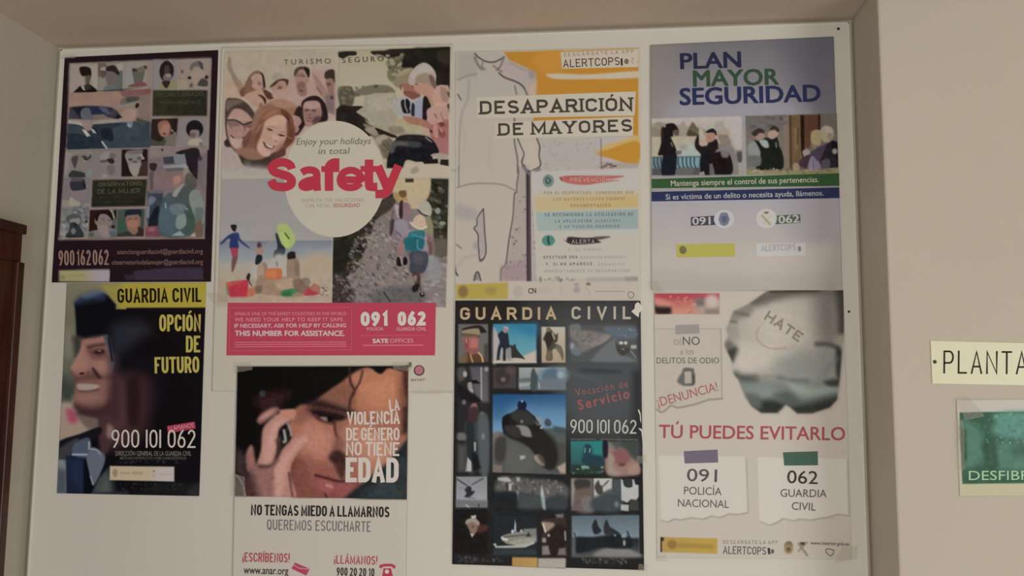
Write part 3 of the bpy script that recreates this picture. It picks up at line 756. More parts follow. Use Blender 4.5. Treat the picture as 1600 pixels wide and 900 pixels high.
# --- foot of the poster
s.v(80, 375, 340, 445, 1600)
C.p('800 300 1100 270 1460 265 1465 385 800 385', '3d3240', 2); C.p('700 340 810 330 810 380 730 385', '392c38', 3)
C.g('82 292 565 285 560 398 80 398', '9d9369', 'a0949a', '300 0 460 0', 1.2); C.l('555 290 555 395', 10, 'b0a8ac', 1); C.e(115, 360, 26, 22, '7d7553', 0, 3, .7); C.l('180 350 330 340', 14, '8a805c', 3, .8)
s.v(70, 70, 350, 260, 1326)
s.sheet('paper', None, 2.2, 0)
Q = dict(A=(70, 70, 350, 260, 1326), B=(70, 230, 350, 450, 1145))
for vw, q in (('A', '190 146 400 137 395 348 183 353'), ('A', '402 137 597 128 592 345 397 348'), ('A', '599 128 803 119 797 305 594 340'), ('A', '805 119 1003 111 1000 330 801 334'), ('A', '1005 111 1228 101 1215 328 1002 330'),
              ('A', '181 357 792 310 774 762 165 770'), ('A', '797 550 990 545 968 750 785 750'), ('A', '994 545 1206 540 1200 746 976 750'),
              ('B', '130 26 308 22 300 199 122 203'), ('B', '312 22 487 18 485 195 304 199'), ('B', '492 20 663 15 657 190 487 195'), ('B', '119 206 298 203 290 392 108 396'), ('B', '106 399 284 395 272 576 97 580'),
              ('B', '290 400 463 396 461 570 284 574'), ('B', '470 399 641 395 636 568 465 572'), ('B', '669 8 1035 0 1016 575 641 578')):
    s.v(*Q[vw]); s.sheet('portrait_photo' if q[:3] != '181' else 'officers_photo', q, 1.0, 1)
s.v(*Q['A']); pn = s.sheet('green_panel', '805 340 1208 338 1205 530 800 530', 2, 1.2)
s.v(215, 85, 335, 185, 1080)
s.t('lettering', 'SECRETARIADO', '270 600 930 590', 56, '4a4c33', 'S', stroke=.15, layer=2, parent=pn)
s.t('lettering', 'PERMANENTE', '330 710 900 702', 50, '454630', 'S', stroke=.15, layer=2, parent=pn)
s.v(*Q['B']); pn = s.sheet('green_panel', '308 210 658 205 645 378 300 385', 2, 1.2)
s.t('lettering', 'OBSERVATORIO', '345 252 625 246', 26, '57533b', 'S', stroke=.16, layer=2, parent=pn)
s.t('lettering', 'DE LA MUJER', '340 300 612 294', 30, '4f4f3c', 'S', stroke=.16, layer=2, parent=pn)
s.v(80, 375, 340, 445, 1600)
s.t('phone_number', '900 162 062', '78 248 560 240', 146, '8d6d61', 'S', stroke=.105, gap=.38, wordgap=.3, label='pale phone number 900 162 062')
s.t('mail_address', 'atencionguardiacivil@guardiacivil.org', '640 138 1462 130', 46, '75564e', bold=.012)
s.t('mail_address', 'observatoriodelamujer@guardiacivil.org', '588 238 1462 232', 46, '75564e', bold=.012)
s.v(70, 70, 350, 260, 1326)
s.tape('120 80 230 68 232 100 122 112', seed=5)
# ================================================================ poster: safe tourism (large, second from left)
s = Sheet('poster', 'large white holiday poster with big red Safety lettering and a magenta box', 'poster',
          '346 74 707 69 709 613 331 611', 'b0a695', seed=2, lift=0.0012, group='recruiting and safety posters on the notice board')
C = s.C
# --- group selfie, upper left
s.v(345, 75, 530, 180, 1586)
C.clip('352 78 526 78 526 280 346 280', 3, True)
C.g('-100 0 1600 0 1600 1700 -100 1700', 'a59b86', 'ad9a8b', '0 0 0 900', 1)
C.p('60 420 250 480 300 640 60 680', 'b09480', 25, 1, .8); C.p('900 450 1500 300 1560 900 900 900', 'a88d80', 30, 1)
C.p('90 240 110 120 140 150 150 250 200 360 290 480 330 560 300 640 270 640 190 480 110 300', '8f7b68', 5, 1); C.p('260 580 330 520 420 560 330 640 280 650', '6f4a38', 6, 1)
C.p('320 520 360 420 420 340 500 305 560 350 600 470 590 560 600 640 420 600 330 640', '7c5a47', 6, 1); C.p('430 470 410 400 470 350 550 370 575 470 545 560 470 560 420 520', 'a98a7c', 4, 1); C.e(520, 480, 30, 30, '8d6a60', 0, 6); C.p('540 330 580 370 600 480 600 545 570 500 560 400', '3e2a24', 3, 1)
C.p('320 650 420 590 560 560 640 640 700 720 640 800 560 840 420 760', 'ab8a76', 5, 1); C.p('500 630 560 640 610 690 600 760 560 680', '4a2f26', 2.5, 1); C.p('570 580 620 570 730 660 640 690', '5a372c', 4, 1); C.e(540, 770, 26, 34, '8a6555', 20, 4)
C.p('650 530 690 480 780 430 890 430 905 500 870 560 860 640 730 640 690 560', 'a2806f', 4, 1); C.p('660 530 720 460 800 415 900 425 910 470 890 510 860 450 790 450 720 510', '4e372d', 3, 1); C.p('690 390 760 340 820 360 840 400 700 440', '9b907b', 10, 1); C.e(795, 535, 36, 26, '7d594c', 0, 5); C.p('700 590 880 560 880 680 720 680', 'aa8c7f', 8, 1)
C.p('1000 360 1030 290 1100 260 1180 300 1190 400 1160 500 1150 590 1080 650 1030 560 1000 440', '9c7c70', 4, 1); C.p('985 380 1000 290 1080 250 1180 270 1195 350 1170 400 1150 310 1060 300 1010 370', '4f3f35', 3, 1); C.p('1120 270 1190 300 1190 390 1165 380', '2c201d', 3, 1)
C.p('1010 350 1100 340 1110 380 1010 390', '84675c', 5, 1); C.e(1080, 510, 60, 60, '7f5c53', 0, 8); C.p('1030 560 1150 550 1140 640 1060 640', '8b6a60', 6, 1); C.e(1080, 575, 34, 16, '6b4740', 0, 5); C.e(1110, 380, 26, 10, '6e5148', 0, 4)
C.p('1230 340 1300 400 1390 520 1480 640 1500 740 1400 720 1300 560', '99796c', 6, 1); C.l('1290 540 1360 620', 18, '7d5a50', 4); C.p('1390 370 1420 310 1520 300 1530 480 1480 420 1410 420', '3d332b', 4, 1); C.p('1410 430 1510 430 1510 640 1460 620 1420 520', '8e6b60', 4, 1); C.e(1450, 490, 30, 20, '5c443c', 0, 4); C.p('1400 650 1530 600 1530 900 1420 860', '7b6565', 8); C.e(1490, 670, 20, 24, '4c3436', 0, 5)
# foreground
s.v(345, 150, 530, 280, 1281)
C.p('420 180 560 60 700 50 830 120 880 220 800 300 420 300', '8f6a52', 12, 1); C.p('560 70 700 60 800 120 640 140', 'a0806c', 12, 1, .8)
C.p('800 180 850 110 900 160 930 260 900 340 830 430 790 400 860 300 800 240', '3a221f', 5, 1)
C.p('880 160 880 70 960 10 1050 5 1130 80 1160 200 1150 270 1060 290 940 330 890 260', '31201f', 3, 1)
C.p('895 170 900 90 960 55 1050 60 1085 110 1090 220 1040 290 950 330 910 290', '9b7a72', 3, 1); C.p('900 150 1080 150 1085 230 1000 300 920 270', '8a675f', 10, 1, .7); C.p('920 70 1050 70 1060 130 920 140', 'a88a7e', 10, 1)
C.e(935, 155, 28, 12, '5b423e', -5, 4); C.e(1010, 160, 28, 12, '5b423e', 5, 4); C.e(965, 205, 20, 10, '7a564f', 0, 4); C.p('920 240 1010 240 990 275 940 275', '6d4742', 4, 1); C.l('925 245 965 262 1010 243', 8, 'b09c92', 2); C.p('1010 240 1080 220 1070 270 1000 310', '5e4140', 6, 1)
C.p('780 215 850 230 875 280 850 320 800 310', 'a37f76', 3, 1); C.p('780 330 830 320 850 370 810 410 780 400', '9a766d', 3, 1)
# woman with glasses, lower left
C.p('55 70 130 25 240 50 330 130 400 260 420 400 360 560 300 640 150 600 60 420', '4e3a34', 4, 1); C.p('60 60 150 40 250 60 150 110 70 160', '6b5a4c', 8, 1)
C.p('100 200 150 140 230 150 310 210 350 280 350 370 290 470 240 560 170 580 110 520 75 400 70 300', '9d7b6e', 4, 1); C.p('110 200 170 150 250 165 320 230 330 275 90 265', 'aa8b7d', 8, 1); C.p('90 460 150 470 240 470 220 560 150 570', 'a5847a', 8, 1)
C.p('75 270 140 262 210 285 205 325 130 330 85 310', '7c6058', 4, 1); C.p('245 310 345 280 345 350 280 340', '74564f', 4, 1); C.l('70 265 150 262 215 290 245 312 345 280', 13, '2a2022', 1.5); C.l('90 300 120 355', 6, '4a3834', 2); C.l('250 315 270 375', 7, '4a3632', 2)
C.p('110 430 140 430 160 460 190 480 250 455 250 490 180 560 110 500', 'b09688', 4, 1); C.l('115 430 145 455', 13, '3c2422', 2); C.e(250, 455, 18, 9, '4a2d29', 0, 3); C.e(200, 410, 34, 20, 'aa8073', 0, 8); C.p('40 500 80 470 110 550 60 560', '3b2c28', 4, 1); C.p('240 480 340 360 370 420 360 560 260 560', '6b463a', 7, 1); C.p('370 190 480 100 600 120 560 240 430 400 340 400', '8a6350', 10, 1)
# red haired woman in front
C.p('400 300 470 190 600 130 700 150 770 220 800 330 800 470 720 560 600 680 540 760 480 800 320 780 200 640 280 540 360 380', '80523f', 4, 1); C.p('640 150 740 190 790 330 760 480 690 560 700 400 720 280', '6b3a2c', 5, 1); C.p('660 160 740 220 740 280 690 230', '4e2a22', 4, 1); C.p('440 240 560 150 650 160 500 250', '96654d', 8, 1)
C.p('380 420 420 330 500 260 600 210 680 220 730 290 735 380 700 480 640 560 580 610 520 660 450 650 390 580 360 500', 'b08d7b', 4, 1)
C.p('480 290 600 220 690 230 720 310 600 330 500 330', 'bb9985', 10, 1); C.p('380 440 450 420 470 520 540 600 500 650 420 620', 'bd9b8a', 9, 1); C.p('600 560 690 460 710 400 660 540 590 620', '9a7261', 7, 1)
C.p('260 600 380 590 460 660 430 710 280 690', 'a07b67', 14, 1); C.p('360 470 400 380 470 280 440 420 400 520 380 600', '6f4636', 10, 1); C.p('720 280 790 330 800 470 720 560 690 590 720 460', '6a3c2e', 12, 1); C.l('560 200 470 290 410 400', 9, '8f5d48', 5, .7); C.l('640 160 740 230 780 340', 10, '8d5844', 6, .7); C.e(536, 367, 22, 9, '4a2f29', 20, 1.6); C.e(660, 427, 22, 9, '4a2f29', 20, 1.6); C.e(534, 366, 8, 7, '1f1414', 0, 1); C.e(658, 426, 8, 7, '1f1414', 0, 1); C.l('505 355 535 372 562 376', 10, '4d2f28', 2); C.l('500 345 560 330 590 350', 6, '8a6253', 3); C.l('630 420 660 432 690 432', 13, '4d2f28', 2); C.l('640 390 700 395', 6, '8a6253', 3); C.p('570 420 620 440 640 470 590 490 560 470', 'c09d8c', 6, 1); C.e(600, 490, 14, 6, '7c5145', 20, 3)
C.p('460 495 500 525 560 548 590 545 560 575 520 570 480 545', '3a201f', 2, 1); C.p('480 515 520 535 570 553 555 568 510 552', 'c6b3a5', 1.5, 1); C.l('470 540 520 590 580 580', 9, 'a0705f', 3)
C.p('540 640 620 600 690 560 700 640 600 690 530 740', '5c382e', 6, 1); C.p('160 600 280 560 380 600 450 660 430 700 250 680', '8a6450', 8, 1); C.p('200 640 300 690 430 690 540 660 520 800 380 790 260 770', '3f3029', 7, 1); C.p('260 690 340 690 330 780 270 760', '514741', 7)
C.p('-40 590 100 560 180 640 260 760 480 800 560 800 560 920 -40 920', 'a3938c', 10, 1); C.p('60 780 300 760 560 800 560 920 40 920', '989699', 20, 1, .7); C.l('700 430 770 465', 6, 'a98a7c', 2)
s.v(340, 65, 710, 285, 1514)
C.p('0 820 500 830 500 960 0 960', 'aba18f', 40, 0, .9)
C.n('40 60 750 60 740 860 30 860', 8, 6, 12)
# --- couple with a map, upper right
C.clip('528 79 704 73 700 262 524 264', .8, True)
s.v(525, 75, 710, 180, 1586)
C.g('0 -30 1600 -30 1600 1700 0 1700', 'a3997f', 'a99f88', '0 0 0 500', 1)
C.p('560 80 720 20 1560 -20 1560 620 1300 640 900 480 880 250 760 180', '25211c', 8); C.p('700 170 850 110 890 190 850 300 760 300 690 240', '5d5b42', 8, 1); C.p('700 300 900 270 1010 290 960 420 840 460 720 440', '6f6b52', 8, 1); C.dabs('660 90 900 90 900 480 680 450', 60, ['6d6a4f', '8c876a', '4a4733', 'a39a7c', '787455'], 1.5, 4, 1.3, 0, 5, 1.6, .7)
C.dabs('900 40 1520 20 1520 480 1100 480', 50, ['2f2a22', '1d1a17', '3d3728', '28241d'], 3, 9, 1.4, 30, 6, 4, .5); C.p('1360 60 1520 40 1520 200 1380 180', '3c3626', 12, 1, .6)
C.p('40 60 260 50 270 100 180 110 110 140 50 130', '2e2820', 3, 1); C.p('470 50 640 40 1000 30 780 90 640 90 520 100', '2f2a1f', 4, 1); C.p('540 90 640 110 640 150 560 150', '8d846b', 6, 1)
C.p('40 530 210 520 240 580 420 510 640 500 760 540 760 620 320 640 230 680 50 700', '6f6753', 7, 1); C.p('60 560 220 540 230 760 60 780', '564f40', 8, 1); C.dabs('40 520 780 500 780 620 240 640 220 780 40 780', 60, ['59523f', '7f7660', '6b634f', '4a4436'], 2, 4, 1.5, 0, 7, 2, .6)
C.p('30 800 200 780 370 790 290 860 420 1000 700 1080 700 1160 20 1160', '2b2622', 4, 1)
s.v(525, 170, 710, 280, 1514)
C.p('0 0 330 -20 400 140 480 230 380 260 250 180 0 160', '2a2622', 4); C.p('350 200 480 240 560 330 700 380 720 480 620 640 520 430', '77695c', 6, 1); C.p('370 260 500 230 530 290 520 340 450 330', '8d8071', 4, 1); C.p('500 390 620 330 660 370 640 430 560 460', '9a8d7d', 4, 1); C.p('500 240 560 270 740 330 780 360 720 370 600 320 530 290', '2c231f', 3, 1)
C.p('580 430 720 400 700 600 640 640', '6c5f4c', 5, 1); C.l('610 450 680 525', 10, '2f2720', 1.5); C.l('650 440 690 490', 8, '3a3026', 1.5)
# the map sheet
s.v(525, 75, 710, 180, 1586)
C.p('270 860 380 780 380 650 500 610 790 600 830 700 920 880 1010 1000 1270 1100 1240 1190 900 1150 800 1140 600 1060 420 960', '9a917f', 3)
C.p('420 660 760 620 840 780 600 860 440 820', 'a19885', 12); C.p('780 680 880 800 960 940 860 960 740 800', '9d9a95', 8); C.n('270 860 380 650 790 600 1010 1000 1240 1190 800 1140 420 960', 10, 5, 14); C.l('690 700 750 690 740 760', 12, '8a8376', 4); C.l('520 800 530 900 560 950', 14, '8f8777', 5, .7)
s.v(525, 170, 710, 280, 1514)
C.p('370 130 440 180 700 260 880 310 1100 330 1230 320 1200 380 900 330 780 340 560 260 420 200', '988d77', 3, 1); C.p('780 120 900 170 1180 260 1240 320 1180 340 900 270 760 200', 'a39779', 4, 1); C.p('680 230 840 230 880 310 760 330 680 290', '847a66', 8, 1)
# man's face and the two people
s.v(525, 75, 710, 180, 1586)
C.p('780 460 850 340 940 280 1030 270 1020 340 980 420 1000 480 900 540 800 520', '857862', 5, 1); C.p('790 380 900 300 1000 290 960 340 860 380', '97896f', 5, 1); C.p('860 500 980 480 1060 560 1130 620 1120 700 1030 700 940 660 900 600', '8f6252', 4, 1); C.p('850 500 890 500 900 570 870 570', '6e4a3c', 3); C.p('880 510 910 560 900 640 880 590', 'b39c86', 2); C.p('900 590 1000 580 1130 640 1100 690 980 670', '7d4a3f', 5, 1)
C.p('830 680 930 640 1030 700 1160 640 1170 900 1160 1060 1040 1000 920 900', 'a09a96', 4); C.p('870 720 930 690 960 740 1000 860 960 880 900 860', '23212a', 3, 1); C.p('940 680 990 720 990 800 950 790', '1f1d25', 2, 1); C.l('925 690 930 780 960 860', 12, 'a9a49c', 2); C.p('1020 740 1060 780 1060 900 1010 900', '2b2b38', 3, 1); C.p('1060 720 1150 680 1170 1060 1050 1000', '8d8f9a', 4); C.p('1170 680 1240 640 1290 690 1270 800 1230 920 1190 1050 1160 1000', '261d20', 3, 1)
C.p('970 430 1010 320 1100 230 1190 200 1280 250 1340 350 1340 470 1360 540 1250 500 1120 520 1000 500', 'a2968a', 3, 1); C.p('1000 360 1130 240 1230 230 1300 320 1180 330 1060 420', 'aaa095', 8, 1); C.p('1080 380 1190 340 1260 380 1330 500 1200 520 1080 480', '8f7d6c', 9, 1); C.p('1250 370 1300 380 1350 500 1330 540 1270 470', '6e5449', 6, 1)
C.p('1040 510 1080 470 1200 480 1320 540 1330 640 1240 650 1130 620 1060 570', 'aa8271', 4, 1); C.e(1080, 490, 24, 9, '6e4f46', 0, 3); C.p('1120 590 1250 620 1300 680 1340 760 1280 780 1220 660', 'a5806f', 5, 1)
C.p('1290 660 1350 520 1450 500 1520 560 1510 1000 1200 1140 1260 900 1320 800', 'b28d7e', 4, 1); C.p('1400 520 1500 580 1500 720 1420 700', '96786a', 8, 1); C.p('1330 780 1420 760 1440 960 1340 1000', 'bb9686', 8, 1); C.p('1490 590 1525 590 1525 680 1500 640', '4a3c38', 3); C.p('1490 760 1525 740 1525 880 1500 880', '3f2c2c', 4)
s.v(525, 170, 710, 280, 1514)
C.p('860 100 1020 110 1200 170 1260 220 1210 260 1080 220 920 180', '986b58', 4, 1); C.p('1180 0 1420 -20 1440 200 1260 220 1180 150', 'ad897c', 5, 1); C.l('1260 70 1290 120', 12, '6b4c47', 3); C.l('1340 60 1380 160', 14, '8a625a', 5)
C.p('1200 260 1260 190 1340 180 1440 160 1440 580 1340 580 1290 440 1220 370', '9a5f59', 4, 1); C.p('1320 180 1380 180 1390 220 1340 230', '6a3a34', 4, 1); C.p('1300 270 1400 300 1380 370 1310 340', '7f443f', 6, 1); C.p('1250 200 1290 190 1310 300 1300 380 1250 340', 'ad8075', 4, 1); C.p('1320 220 1370 300 1340 290', 'ab7d73', 3, 1); C.p('1260 400 1440 400 1430 570 1340 580', '9a6663', 8, 1); C.p('1195 255 1240 300 1210 310', '2b1f1d', 2)
C.p('650 760 660 640 720 470 760 400 900 340 1100 340 1240 400 1320 560 1240 600 1230 680 1090 700 900 660 830 840 660 860', '1f1f25', 4, 1); C.p('690 560 720 440 800 410 950 430 930 480 780 480 740 560', '52504f', 10, 1); C.p('930 420 1080 430 1080 490 960 490', '3e4143', 10, 1); C.p('760 380 900 330 1140 360 1230 420 900 410', '2a2624', 5, 1); C.l('1150 370 1220 425', 14, '8c8580', 2)
C.p('1210 600 1280 570 1440 590 1440 640 1350 660 1340 700 1300 690 1290 630', '9a8d83', 4, 1); C.p('1100 650 1300 640 1310 700 1100 710', '221e1d', 5)
C.clip()
C.p('890 690 1000 720 1030 680 1110 680 1130 710 1300 710 1440 735 1460 900 1300 910 780 910', 'aea38d', 4, 0); C.p('1340 650 1440 650 1440 735 1330 715', '2d2622', 2.5); C.p('960 780 1030 740 1060 800 980 830', '8c8874', 8, 1)
C.n('20 0 1440 0 1440 720 20 800', 9, 5, 15)
# --- beach, lower left
s.v(335, 340, 525, 475, 1267)
C.clip('346 281 521 279 518 472 341 472', .9, True)
C.g('0 -500 1300 -500 1300 300 0 300', '928e89', '96928d', '0 -400 0 250', 1); C.g('0 245 1300 240 1300 360 0 370', '77777f', '868c93', '0 250 0 350', 3); C.g('0 340 1300 330 1300 560 0 560', '858b8f', '9a9d96', '0 350 0 560', 8); C.g('0 480 1300 440 1300 920 0 920', 'a49c8d', 'a5937f', '0 480 0 700', 22)
C.p('900 420 1220 380 1220 640 960 640', 'a6957f', 30, 1); C.p('440 500 760 420 760 640 420 640', 'a7a197', 24, 1)
C.p('175 80 235 80 230 130 215 150 190 130', '2a2224', 2.5, 1); C.p('160 180 250 160 280 230 370 310 380 330 300 280 250 240 255 320 165 320 165 220 80 280 70 265', '2f3c71', 3, 1); C.p('170 180 240 170 250 300 170 310', '2b376c', 5); C.p('168 318 255 318 245 420 195 430', 'a03a50', 2.5); C.p('190 430 245 410 230 480 200 560 185 560', '6a4a42', 4, 1); C.l('370 320 430 340', 12, '8d7c74', 4)
C.e(472, 290, 24, 34, '4c3a38', 0, 3); C.p('440 330 510 310 520 350 500 395 450 395', '9a7a6e', 4, 1); C.p('445 395 498 395 500 450 460 490 430 480', '1f2a30', 2.5, 1); C.l('520 340 600 250 640 180', 14, '8f8a88', 5, .6)
C.p('660 90 740 70 800 120 850 220 800 320 740 310 680 200', '9fac6a', 6, 1); C.p('690 170 770 190 780 300 720 300', 'a7b56a', 8, 1); C.p('640 180 660 170 700 270 740 320 730 380 670 420 660 510 640 440 620 400 660 310', '2c3436', 3, 1); C.p('640 340 730 330 720 390 650 420 620 410', '3f494b', 5, 1); C.l('740 165 780 220', 12, '2e3526', 2)
C.e(680, 430, 60, 50, 'a49e95', 0, 14)
C.p('770 640 760 450 790 420 850 415 885 460 890 640', '8c7764', 3, 1); C.p('830 430 885 470 890 640 850 640', '7d6855', 6); C.p('765 380 800 355 850 365 855 420 790 435 765 430', '2d2323', 2.5, 1); C.p('845 360 865 400 855 430', 'a39a90', 2)
C.p('460 520 500 470 550 480 555 540 540 610 455 620', '8d7664', 4, 1); C.p('460 520 500 470 520 600 455 620', 'a08976', 6, 1)
C.p('430 740 460 620 540 600 700 620 880 620 960 700 1000 780 850 830 450 790', '947b66', 5, 1); C.p('640 700 700 640 830 640 820 760 700 760', 'a88d77', 9, 1); C.p('820 660 900 640 1000 730 940 790 850 770', '7b6352', 7, 1); C.p('420 730 500 710 490 780 430 790', '77604f', 6, 1)
C.p('545 540 690 530 710 580 690 640 560 640 535 600', 'b36a45', 3, 1); C.p('550 560 640 545 640 620 560 620', 'bb7350', 7, 1)
C.p('130 675 360 645 350 830 200 855 165 840', 'b8323f', 2); C.p('120 700 135 690 170 830 135 800', '77755f', 3); C.p('130 680 290 665 220 700 145 720', 'b5604f', 6, 1, .7); C.l('175 850 250 850', 10, '4f2328', 3)
C.p('335 630 360 580 380 600 370 660 400 720 370 690 360 660', '2c2a28', 2.5, 1); C.p('355 750 420 730 430 800 360 830', 'ad6a55', 5, 1)
C.p('715 760 850 740 860 790 830 830 710 825', '3f7a4a', 3, 1); C.p('720 780 800 770 800 825 715 820', '2f6b3c', 4, 1); C.p('810 820 850 780 920 800 920 830', '8e7863', 5, 1)
C.p('935 790 960 750 1030 730 1090 740 1080 800 950 815', 'ad3a45', 3, 1); C.p('1000 740 1040 690 1100 720 1100 780 1040 770', '9d6455', 4, 1); C.p('920 640 980 630 1005 680 960 720', '7d7061', 4, 1); C.dabs('1080 720 1200 730 1190 820 1080 810', 30, ['5f564d', 'b3aa9c', '83776a'], 1, 2.4, 1.8, 30, 8, 1, .9)
C.g('40 830 1260 820 1260 900 40 900', 'a6917d', 'a99680', '0 830 0 900', 8); C.n('40 640 1260 600 1260 900 40 900', 9, 6, 16); C.n('40 0 1260 0 1260 900 40 900', 5, 10, 17)
C.clip()
# --- children on a stone path, lower right
s.v(515, 275, 710, 390, 1526)
C.clip('523.5 276 701 280 697 480 519.5 476', .8, True)
C.p('0 0 1500 0 1500 1700 0 1700', '7c706a', 1)
C.p('40 600 300 570 560 360 800 200 780 330 560 560 500 760 440 900 330 1100 40 1300', '302c24', 8, 1); C.p('560 360 800 240 800 340 700 450 560 500', '42382f', 9, 1); C.p('1220 40 1500 30 1500 900 1300 840 1260 560 1160 260', '302e24', 7, 1)
C.dabs('40 620 320 580 480 720 360 1200 40 1300', 90, ['44452f', '22221b', '56573c', '343425', '6a6a4a'], 2, 6, 2.2, -40, 21, 1.6, .75); C.dabs('1230 60 1470 50 1460 800 1290 760', 60, ['3d3d2d', '1f1e18', '54543f', '6a6b55', '2c2b20'], 2, 6, 1.6, 30, 22, 2.5, .7); C.e(1325, 430, 34, 40, '7e857c', 0, 4); C.e(1380, 580, 40, 26, '7c8472', 0, 4); C.p('1280 760 1460 760 1460 1100 1280 1000', '5b5247', 20)
s.v(515, 380, 710, 485, 1600)
C.p('40 0 280 0 440 20 330 150 180 330 60 560', '25261d', 8, 1); C.p('40 420 200 420 330 680 300 760 40 800', '3f3330', 16, 1); C.dabs('40 420 230 420 320 700 40 760', 50, ['6a5f5a', '857b74', '2c2422', '4d4340'], 1.5, 4, 2, 40, 23, 1.2, .7)
C.dabs('420 -400 1000 -300 1000 500 240 740 230 260', 380, ['8c8079', '6e625d', '9a8e86', '5a4f4c', '7f736d', 'a2968c', '453b3a'], 1.2, 4.2, 1.9, 35, 24, 1.2, .7); C.dabs('1200 120 1500 160 1500 820 1180 760', 110, ['8a8480', '7a7572', '989390', '6c6766'], 2, 6, 2, 20, 25, 2, .6); C.dabs('300 480 1050 560 1200 760 260 760', 130, ['5f5a5c', '4e4a4d', '706a6b', '837b79'], 1.5, 5, 2, 30, 26, 1.5, .7)
C.p('620 600 1100 560 1230 760 560 780', '4d4c50', 26, 1, .6); C.l('700 630 780 750', 14, '28252a', 1.5); C.l('180 410 320 670', 12, '2b2424', 2, .8); C.p('1240 160 1400 220 1440 440 1280 460', '85878a', 26, 1, .7)
# hats, child and adult
s.v(515, 275, 710, 390, 1526)
C.p('800 -20 1200 -20 1240 60 1230 200 1180 300 1060 390 960 380 840 310 780 220', 'b09f80', 8, 1); C.p('790 200 900 230 960 300 860 310 800 280', 'a1835c', 6, 1); C.p('850 190 930 180 940 250 870 260', '6e4f30', 5, 1); C.p('925 38 1030 35 1030 78 930 80', '3b3028', 2); C.p('1000 300 1100 290 1120 380 980 400', 'b09c84', 8, 1)
C.p('780 380 840 330 960 330 1000 420 1010 560 980 740 880 800 760 760 730 640', '7a6a70', 4, 1); C.p('800 350 860 370 880 440 840 520 810 430', 'a3938f', 3, 1); C.p('860 320 900 320 890 520 850 480', '3a2628', 3, 1); C.p('900 340 980 360 980 520 920 500', '83696b', 5, 1); C.p('740 560 790 540 770 700 740 720', '3b2f34', 4, 1); C.p('800 560 930 540 960 680 870 760 820 700', '888085', 7, 1); C.l('820 680 900 760', 16, '574a50', 4); C.l('780 430 750 600 740 700', 16, '54474c', 4)
C.p('1130 520 1200 480 1270 620 1240 720 1160 680', '7f7a5d', 4, 1); C.p('1080 380 1140 300 1210 320 1250 400 1240 480 1160 470', 'a09a8a', 3, 1); C.l('1080 390 1140 450 1230 480', 18, 'aaa595', 2.5); C.l('1085 415 1140 470 1200 490', 14, '26211d', 2)
C.p('1010 590 1050 500 1110 470 1170 520 1180 620 1130 640 1050 630', 'b5a089', 3, 1); C.l('990 570 1040 620 1120 650 1190 620', 22, 'c0b49c', 3)
C.p('940 660 1010 660 1150 680 1220 740 1240 900 860 900', '8d7e86', 6, 1); C.p('980 690 1150 670 1150 760 1000 760', '2b6a6e', 4, 1); C.p('930 780 980 710 1060 720 1120 780 1130 900 1080 940 930 920', '1f6a76', 3, 1); C.p('940 800 1000 730 1050 760 1010 880 940 880', '2c7c86', 7, 1); C.l('1000 710 1080 740 1100 800 1080 900', 10, '4c979b', 2); C.p('1110 740 1160 780 1170 860 1130 860', '6f8b90', 4, 1)
C.p('840 880 900 760 960 720 940 820 880 920', '8a6a6c', 4, 1); C.p('1190 700 1240 760 1280 880 1240 900', '7d5a58', 4, 1)
s.v(515, 380, 710, 485, 1600)
C.p('870 100 900 0 960 -30 960 60 930 140', '8d6b66', 4, 1); C.p('960 -60 1200 -60 1200 70 1130 110 1000 80', '1f5f6a', 4, 1); C.l('1130 -40 1130 60 1180 90', 12, '5d8f94', 3); C.p('1250 -40 1310 20 1320 130 1280 150 1270 60', '6a4947', 4, 1); C.p('990 90 1040 90 1040 170 1000 160', '6b5a5a', 4)
C.p('1040 120 1230 110 1270 190 1240 330 1180 390 1040 380 1030 240', '3f414a', 5, 1); C.p('1080 150 1180 140 1200 260 1100 260', '4c4e55', 12, 1); C.p('860 200 890 180 920 220 930 290 870 290', '241c1c', 3, 1); C.p('950 190 990 190 1000 260 950 280', '1f191a', 3, 1); C.l('910 170 930 270', 14, 'a1968f', 3)
C.p('1060 390 1150 390 1170 470 1150 560 1100 600 1090 480', '4f3633', 4, 1); C.p('1080 430 1120 420 1110 500', '8b7468', 4, 1); C.p('1060 560 1140 520 1140 600 1080 630', '271d1e', 4, 1); C.l('1150 480 1170 600', 16, '4a3533', 3); C.e(1190, 660, 32, 30, '1f1a1d', 0, 3); C.e(1190, 650, 12, 14, '9c938c', 0, 2)
C.n('30 -800 1500 -800 1500 860 30 860', 9, 3, 18)
C.clip()
# --- base fade, circle, box
s.v(340, 65, 710, 285, 1514)
s.sheet('paper', None, 2.5, 0)
s.sheet('selfie_photo', '351 82 524 77 519 279 346 280', 1.0, 1, px=True)
s.sheet('couple_photo', '530 79.5 703.5 74.5 700.5 277 524 277', 1.0, 1, px=True)
s.sheet('beach_photo', '346 280.5 521.5 279 518.5 473 341 473', 1.0, 1, px=True)
s.sheet('path_photo', '524 278 701 280 697.5 480 519.5 477', 1.0, 1, px=True)
s.disc('white_circle', 750, 880, 322, 372, 'b4aa98', 1.8, 64)
s.v(350, 470, 690, 560, 1600)
bx = s.shape('magenta_box', '30 15 1560 15 1553 402 20 402', 'b03a4c', 1.8, label='magenta box with the emergency numbers')
s.band('box_rule', '45 52 940 48 940 360 42 368 45 52', 3, 'bb5a68', 2, parent=bx)
s.t('lettering', 'SPAIN IS ONE OF THE SAFEST COUNTRIES IN THE WORLD', '82 108 902 106', 24, 'c77d84', bold=.01, parent=bx)
s.t('lettering', 'WE NEED YOUR HELP TO KEEP IT SAFE.', '82 152 886 150', 27, 'cb8b90', bold=.01, space=1.15, parent=bx)
s.t('lettering', 'IF NECESSARY, ASK FOR HELP BY CALLING', '80 198 900 194', 28, 'cfa09f', bold=.025, parent=bx)
